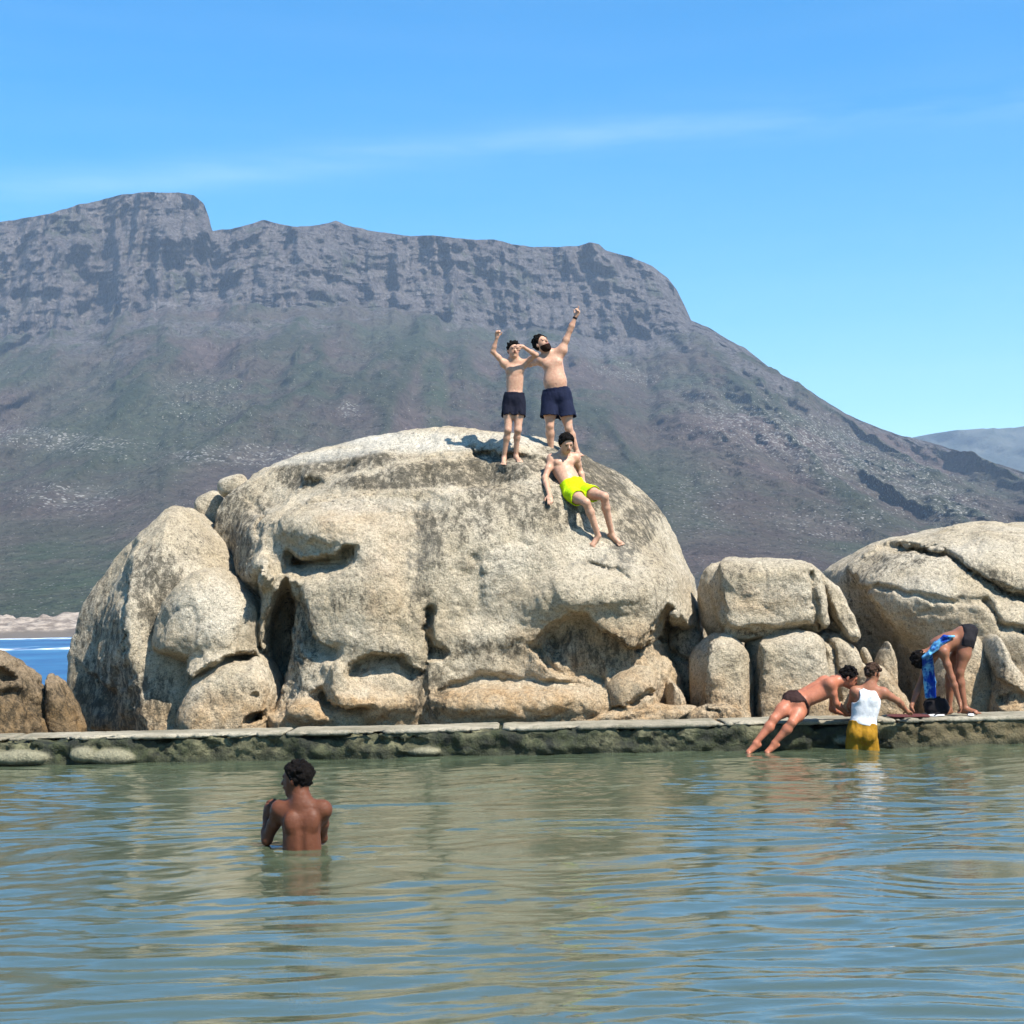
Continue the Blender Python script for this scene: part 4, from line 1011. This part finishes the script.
# --- swimmer
T = PJ(dict(pelvis=(303, 880, 0), chest=(301.5, 829, 0), neck=(301.3, 803, -.0), SL=(280, 809, .04), SR=(322.5, 809, .0), HL=(292, 892, 0), HR=(313, 892, 0), KL=(290, 940, .1), KR=(314, 940, .1),
            head=(296.8, 779.5, .03), EL=(267, 840, .12), WL=(266.5, 817, .22), ER=(322, 838, .20), WR=(300, 822, .34), AL=(290, 995, .1), AR=(314, 995, .1)), 12.3)
T['KL'] = T['HL']+cvec(0, .05, -.42); T['KR'] = T['HR']+cvec(0, .05, -.42); T['AL'] = T['KL']+cvec(0, -.02, -.40); T['AR'] = T['KR']+cvec(0, -.02, -.40)
T.update(_front=cvec(-.12, 1, .02), _hup=nrm(cvec(-.04, 0, 1)), _hfr=nrm(cvec(-1, .35, -.05)),
    _arms=[(T['SL'], T['EL'], T['WL'], cvec(.15, -.1, 1), cvec(.6, .6, 0), .5, -1), (T['SR'], T['ER'], T['WR'], cvec(-1, .1, .4), cvec(0, -.6, 0), .4, 1)],
    _legs=[(T['HL'], T['KL'], T['AL'], T['AL']+cvec(0, .15, -.04)), (T['HR'], T['KR'], T['AR'], T['AR']+cvec(0, .15, -.04))])
sw = person('p', 'dark skinned swimmer seen from behind, standing waist deep in the pool', T, 1.03, SK_dark, 1.0, headscale=1.10, nr=.060)
hair(sw, T, .008, fringe=.07, back=-.055); shorts(sw, T, M_black, .5, .02, .02)
# --- man leaning on the wall
T = PJ(dict(pelvis=(796, 702, .0), chest=(823, 689, .02), neck=(839, 680.5, .03), SL=(830, 683.5, -.10), SR=(834, 681, .24), HL=(789, 704, -.06), HR=(801, 709, -.03), KL=(774, 719, -.20), KR=(792, 722.5, -.26),
            AL=(755.5, 743, -.26), AR=(774, 743, -.24), head=(848.5, 677.5, .02), EL=(836, 703, -.06), WL=(846.5, 713.5, .10), ER=(832, 709, .30), WR=(846, 714.5, .34)), 19.95)
T.update(_front=nrm(cvec(.25, .35, -1)), _hup=nrm(cvec(.45, -.15, .9)), _hfr=nrm(cvec(.85, -.1, -.48)), _pfront=nrm(cvec(.4, .35, -1)), _pup=nrm(cvec(1, .1, .55)),
    _arms=[(T['SL'], T['EL'], T['WL'], cvec(1, .1, -.08), cvec(0, .1, -1), .3, 1), (T['SR'], T['ER'], T['WR'], cvec(1, .1, -.05), cvec(0, 0, -1), .3, -1)],
    _legs=[(T['HL'], T['KL'], T['AL'], T['AL']+cvec(-.15, -.05, -.055), dict(up=nrm(cvec(-.35, -.25, .85)))), (T['HR'], T['KR'], T['AR'], T['AR']+cvec(-.15, -.05, -.055), dict(up=nrm(cvec(-.35, -.25, .85))))])
pm = person('p', 'shirtless man in dark brown trunks leaning forward on the wall, feet in the water', T, .99, SK_tan, 1.12, headscale=1.12)
hair(pm, T, .008, fringe=.055); shorts(pm, T, plain('brown_cloth', (.035, .015, .012)), .12, .010, .0, top=.085, name='trunks')
# --- man in the white vest
T = PJ(dict(pelvis=(862, 732, -.02), chest=(866, 704, .0), neck=(869.5, 687, .02), SL=(855.5, 691.5, .02), SR=(883, 692.5, .0), HL=(855, 742, 0), HR=(869, 742, 0), KL=(855, 774, .0), KR=(869, 774, .0),
            AL=(855, 800, 0), AR=(869, 800, 0), head=(872.3, 674, .05), EL=(850, 706, .15), WL=(853, 713.5, .32), ER=(898, 701, .05), WR=(907, 711.5, .20)), 19.78)
T['KL'] = T['HL']+cvec(0, .05, -.42); T['KR'] = T['HR']+cvec(0, .05, -.42); T['AL'] = T['KL']+cvec(0, -.02, -.36); T['AR'] = T['KR']+cvec(0, -.02, -.36)
T.update(_front=nrm(cvec(.15, 1, .05)), _hup=nrm(cvec(.05, .1, 1)), _hfr=nrm(cvec(.55, .85, -.25)),
    _arms=[(T['SL'], T['EL'], T['WL'], cvec(.1, 1, -.1), cvec(0, 0, -1), .3, -1), (T['SR'], T['ER'], T['WR'], cvec(.5, .8, -.15), cvec(0, 0, -1), .3, 1)],
    _legs=[(T['HL'], T['KL'], T['AL'], T['AL']+cvec(0, .15, -.04)), (T['HR'], T['KR'], T['AR'], T['AR']+cvec(0, .15, -.04))])
tv = person('p', 'man in white vest and mustard shorts standing in the water, back turned', T, .99, SK_mid, 1.04, headscale=1.08)
hair(tv, T, .003, fringe=.06, mat=plain('cropped_hair', (.05, .028, .018), .9, .004, 150, .1))
shorts(tv, T, M_gold, .5, .024, .03, top=.12)
v = Vox([T['pelvis'], T['chest'], T['neck']], .008, .3); s_ = .96; t_ = .016
v.ell(T['chest'], T['_Rc'], (.165*s_+t_, .110*s_+t_, .19*s_+t_), .04, p=2.3); m_ = (T['pelvis']+T['chest'])/2
v.ell(m_, T['_Rm'], (.143*s_+t_, .098*s_+t_, .19*s_), .05, p=2.2); v.ell(T['pelvis']+(T['chest']-T['pelvis'])*.25, T['_Rm'], (.155*s_+t_, .112*s_+t_*1.6, .12*s_), .05)
for sg in (-1, 1): v.ell(T['chest']+T['_Rc'][:, 0]*sg*.078*s_-T['_Rc'][:, 1]*.078*s_+Z*.06, T['_Rc'], (.050+t_, .034+t_, .075+t_), .03)
for S in ('SL', 'SR'):
    v.cone(T['neck']*.55+T[S]*.45-Z*.01, T['chest']+Z*.03+(T[S]-T['chest'])*.3, .058, .07, .03)
for S in ('SL', 'SR'): v.ell(T[S]+cvec(0, 0, -.03)+(T[S]-T['neck'])*.15, np.eye(3), (.066, .2, .10), .01, 'sub')
v.ell(T['neck']+Z*.02, np.eye(3), (.062, .2, .06), .01, 'sub'); v.plane(T['pelvis']+cvec(0, 0, .09), -nrm(cvec(.25, 0, 1)))
Vv, Qq = v.mesh(); part('vest', Vv, Qq, M_white, tv, T)
# --- man bending down on the wall
T = PJ(dict(pelvis=(965, 635, .08), chest=(944, 644, .06), neck=(931.5, 653, .04), SL=(943, 652, -.12), SR=(930, 659, .26), HL=(967, 640.5, -.05), HR=(963, 642, .18), KL=(959.5, 672, -.06), KR=(949.5, 677, .20),
            AL=(964.8, 707.5, -.02), AR=(949, 708, .26), head=(921.5, 658, .06), EL=(952, 678, -.14), WL=(959.5, 702, -.14), ER=(919, 687, .22), WR=(911.5, 706, .14)), 20.55)
T.update(_front=nrm(cvec(-.45, -.05, -1)), _hup=nrm(cvec(-.72, -.1, -.60)), _hfr=nrm(cvec(-.55, .1, -.8)), _pfront=nrm(cvec(-.75, 0, -.75)), _pup=nrm(cvec(-1, 0, .25)),
    _arms=[(T['SL'], T['EL'], T['WL'], cvec(.2, -.05, -1), cvec(-1, .1, 0), .6, -1), (T['SR'], T['ER'], T['WR'], cvec(-.1, -.1, -1), cvec(1, 0, 0), .5, 1)],
    _legs=[(T['HL'], T['KL'], T['AL'], T['AL']+cvec(.13, -.10, -.04)), (T['HR'], T['KR'], T['AR'], T['AR']+cvec(-.12, -.10, -.04))])
bm_ = person('p', 'man in black trunks standing on the wall bent double with both hands down', T, 1.02, SK_brown, 1.08, headscale=1.08)
hair(bm_, T, .010, fringe=.055); shorts(bm_, T, M_black, .2, .012, .0, top=.07, name='trunks')
# blue towel over his neck, a long strip hanging down
m = N('blue_towel'); p = m.pos(); vo = m.n('ShaderNodeTexVoronoi'); m.l(p, vo.inputs['Vector']); vo.inputs['Scale'].default_value = 22
cT = m.mix(m.ramp(vo.outputs['Distance'], [(.30, 0), (.42, 1)]), (.01, .12, .38), (.14, .40, .60)); cT = m.mix(m.ramp(m.noise(p, 6, 3), [(.45, 0), (.6, 1)]), cT, (.008, .04, .28)); m.bsdf(cT, .9, m.bump(m.noise(p, 20, 4), .7, .02), .1)
def cloth(name, ctr, wid, dep, th, mat, fold=.03, hh=.010, parent=None, label=None):
    """a draped band following a centre line, wid = side vectors per point"""
    v = Vox([c+w_ for c, w_ in zip(ctr, wid)]+[c-w_ for c, w_ in zip(ctr, wid)], hh, .1)
    K = 7
    for i in range(len(ctr)-1):
        for j in range(K):
            a = (j/(K-1))*2-1; n = np.array([0, -1, .1])*fold*math.sin(j*2.3+i*.7)
            v.cone(ctr[i]+wid[i]*a+n, ctr[i+1]+wid[i+1]*a+n, th, th, .03)
    Vv, Qq = v.mesh(); return Vv, Qq
pts_ = [P(948, 640, 20.46), P(940, 643, 20.42), P(932, 649, 20.42), P(927, 655, 20.48), P(928, 668, 20.60), P(930, 682, 20.62), P(931, 697, 20.62)]
wd_ = [cvec(.10, 0, .06), cvec(.07, -.02, .13), cvec(.07, 0, .12), cvec(.09, 0, .05), cvec(.11, 0, .0), cvec(.11, 0, 0), cvec(.10, 0, .0)]
wd_ = [w_*f_ for w_, f_ in zip(wd_, (.7, .62, .6, .6, .6, .6, .6))]
Vv, Qq = cloth('towel', pts_, wd_, 0, .016, None)
tw = mesh('towel', Vv, Qq, m.m); recentre(tw); tag(tw, 'blue patterned towel hanging from the neck of the bending man', 'towel')
# things on the wall at his feet
def blob(name, px, py, Y, rx, ry, rz, mat, label, cat, seed, p=2.6, amp=.3, ang=0):
    c = P(px, py, Y); c[2] = .375+rz*.9
    e = dict(c=c, R=np.eye(3), r=np.array([rx, ry, rz]), p=p)
    def fn(q): return ell_d(q, e)+amp*min(rz, rx)*fbm(q*9, 3, seed)
    o = sdf_mesh(fn, c-np.array([rx, ry, rz])*1.35, c+np.array([rx, ry, rz])*1.35, max(.007, rz/9), 0, name, mat); recentre(o); tag(o, label, cat); return o
bag = blob('bag', 936, 700, 20.78, .16, .11, .115, M_black, 'black cloth bag standing on the wall behind the feet of the bending man', 'bag', 901)
v = Vox([np.array(bag.location)+Z*.2], .006, .2); bt_ = np.array(bag.location)+Z*.20
for a0, a1 in [((-.08, 0), (-.04, .07)), ((-.04, .07), (.04, .07)), ((.04, .07), (.08, 0))]: v.cone(bt_+cvec(a0[0], 0, a0[1]-.02), bt_+cvec(a1[0], 0, a1[1]-.02), .011, .011, .005)
Vv, Qq = v.mesh(); hn = mesh('handle', Vv-np.array(bag.location), Qq, M_black, bag)
blob('towel', 908, 712, 20.45, .26, .20, .018, plain('maroon_cloth', (.10, .03, .028)), 'flat wet maroon cloth spread on the wall between the two hands of the bending man', 'cloth', 903, 3, .5)
def slipper(px, Y, yaw, label):
    c = P(px, 713, Y); c[2] = .377; a = np.array([math.cos(yaw), math.sin(yaw), 0]); b_ = np.array([-a[1], a[0], 0])
    R = np.stack([b_, a, Z], 1); v = Vox([c], .0045, .2)
    v.ell(c+a*.05+Z*.013, R, (.047, .085, .013), .02, p=2.6); v.ell(c-a*.065+Z*.013, R, (.036, .07, .013), .03, p=2.6)
    Vv, Qq = v.mesh(); o = mesh('flip_flop', Vv, Qq, plain('white_rubber', (.72, .70, .68), .6, .002)); base = recentre(o); tag(o, label, 'flip-flop', 'white flip-flops on the wall')
    v = Vox([c], .0045, .2); t_ = c+a*.10+Z*.025
    for sg in (-1, 1):
        m_ = c+a*.045+b_*sg*.028+Z*.045; e_ = c-a*.02+b_*sg*.042+Z*.02; v.cone(t_, m_, .006, .008, .004); v.cone(m_, e_, .008, .008, .004)
    Vv, Qq = v.mesh(); mesh('strap', Vv-base, Qq, M_black, o)
slipper(934.5, 20.42, .2, 'white flip-flop lying nearest the maroon cloth, left of the bending man\'s feet')
slipper(971, 20.38, 1.2, 'white flip-flop to the right of the bending man\'s feet')

# ---------------------------------------------------------------- air
m = N('haze')
pvn = m.n('ShaderNodeVolumePrincipled'); pvn.inputs['Color'].default_value = (.60, .78, 1.0, 1); pvn.inputs['Density'].default_value = .000095
m.l(pvn.outputs[0], m.out.inputs['Volume'])
lo = (-7000, -400, -5.2); hi = (7000, 6000, 900)
Vb = np.array([(x, y, z) for x in (lo[0], hi[0]) for y in (lo[1], hi[1]) for z in (lo[2], hi[2])], float)
Qb = np.array([(0, 1, 3, 2), (4, 6, 7, 5), (0, 4, 5, 1), (2, 3, 7, 6), (0, 2, 6, 4), (1, 5, 7, 3)])
hb = mesh('haze', Vb, Qb, m.m, smooth=False); tag(hb, kind='stuff')

# ---------------------------------------------------------------- camera, sun, sky
cam = bpy.data.cameras.new('camera'); co = bpy.data.objects.new('camera', cam); C.objects.link(co)
cam.sensor_width = 36; cam.lens = 36*F/1024; cam.clip_end = 30000; cam.clip_start = .1
co.matrix_world = Matrix(((RT[0], UP[0], -fwd[0], 0), (RT[1], UP[1], -fwd[1], 0), (RT[2], UP[2], -fwd[2], CAMZ), (0, 0, 0, 1)))
bpy.context.scene.camera = co
EL = math.radians(53); AZ = math.radians(46)   # from behind the camera, to its right
sd = Vector((math.sin(AZ)*math.cos(EL), -math.cos(AZ)*math.cos(EL), math.sin(EL)))
sl = bpy.data.lights.new('sun', 'SUN'); sl.energy = 5.0; sl.angle = math.radians(.53); sl.color = (1, .955, .88)
so = bpy.data.objects.new('sun', sl); C.objects.link(so); so.rotation_euler = sd.to_track_quat('Z', 'Y').to_euler(); so.location = (30, -40, 60)
w = bpy.data.worlds.new('World'); bpy.context.scene.world = w; w.use_nodes = True
t = w.node_tree; t.nodes.clear()
out = t.nodes.new('ShaderNodeOutputWorld'); bg = t.nodes.new('ShaderNodeBackground'); sk = t.nodes.new('ShaderNodeTexSky')
sk.sky_type = 'NISHITA'; sk.sun_disc = False; sk.sun_elevation = EL; sk.sun_rotation = math.atan2(sd.x, sd.y)
sk.altitude = 0; sk.air_density = 1.0; sk.dust_density = .25; sk.ozone_density = 2.5
bg.inputs['Strength'].default_value = .108
hs = t.nodes.new('ShaderNodeHueSaturation'); hs.inputs['Saturation'].default_value = 1.55; hs.inputs['Hue'].default_value = .496; hs.inputs['Value'].default_value = 1.0
t.links.new(sk.outputs[0], hs.inputs['Color'])
# thin high cirrus
tc = t.nodes.new('ShaderNodeTexCoord'); mp = t.nodes.new('ShaderNodeMapping'); mp.inputs['Rotation'].default_value = (0, math.radians(6), 0); mp.inputs['Scale'].default_value = (4, 4, 34)
t.links.new(tc.outputs['Generated'], mp.inputs['Vector'])
nz = t.nodes.new('ShaderNodeTexNoise'); nz.inputs['Scale'].default_value = 1.3; nz.inputs['Detail'].default_value = 7; nz.inputs['Roughness'].default_value = .55
t.links.new(mp.outputs[0], nz.inputs['Vector'])
def wm(op, a, b=None):
    x = t.nodes.new('ShaderNodeMath'); x.operation = op
    for i, v in enumerate((a, b)):
        if v is None: continue
        if isinstance(v, (int, float)): x.inputs[i].default_value = v
        else: t.links.new(v, x.inputs[i])
    return x.outputs[0]
sp_ = t.nodes.new('ShaderNodeSeparateXYZ'); t.links.new(tc.outputs['Generated'], sp_.inputs[0])
yy_ = wm('MAXIMUM', sp_.outputs['Y'], .05)
az_ = wm('DIVIDE', sp_.outputs['X'], yy_); el_ = wm('DIVIDE', sp_.outputs['Z'], yy_)
dl_ = wm('SUBTRACT', el_, wm('ADD', wm('MULTIPLY', az_, .068), .300))
bd_ = wm('EXPONENT', wm('MULTIPLY', wm('POWER', wm('ABSOLUTE', wm('DIVIDE', dl_, .011)), 2), -1))
rp = t.nodes.new('ShaderNodeValToRGB'); rp.color_ramp.elements[0].position = .32; rp.color_ramp.elements[1].position = .72; rp.color_ramp.elements[1].color = (.5, .5, .5, 1)
t.links.new(nz.outputs['Fac'], rp.inputs['Fac'])
cl_ = wm('MULTIPLY', rp.outputs['Color'], wm('ADD', wm('MULTIPLY', bd_, .30), .035))
mxn = t.nodes.new('ShaderNodeMix'); mxn.data_type = 'RGBA'; mxn.inputs[7].default_value = (7.5, 8.2, 8.8, 1)
t.links.new(cl_, mxn.inputs[0]); t.links.new(hs.outputs[0], mxn.inputs[6])
t.links.new(mxn.outputs[2], bg.inputs['Color']); t.links.new(bg.outputs[0], out.inputs['Surface'])
vs = bpy.context.scene.view_settings; vs.view_transform = 'Standard'; vs.look = 'None'; vs.gamma = 1; vs.exposure = 1.0
cy = bpy.context.scene.cycles
cy.max_bounces = 8; cy.volume_bounces = 1; cy.transparent_max_bounces = 8; cy.caustics_reflective = False; cy.caustics_refractive = False
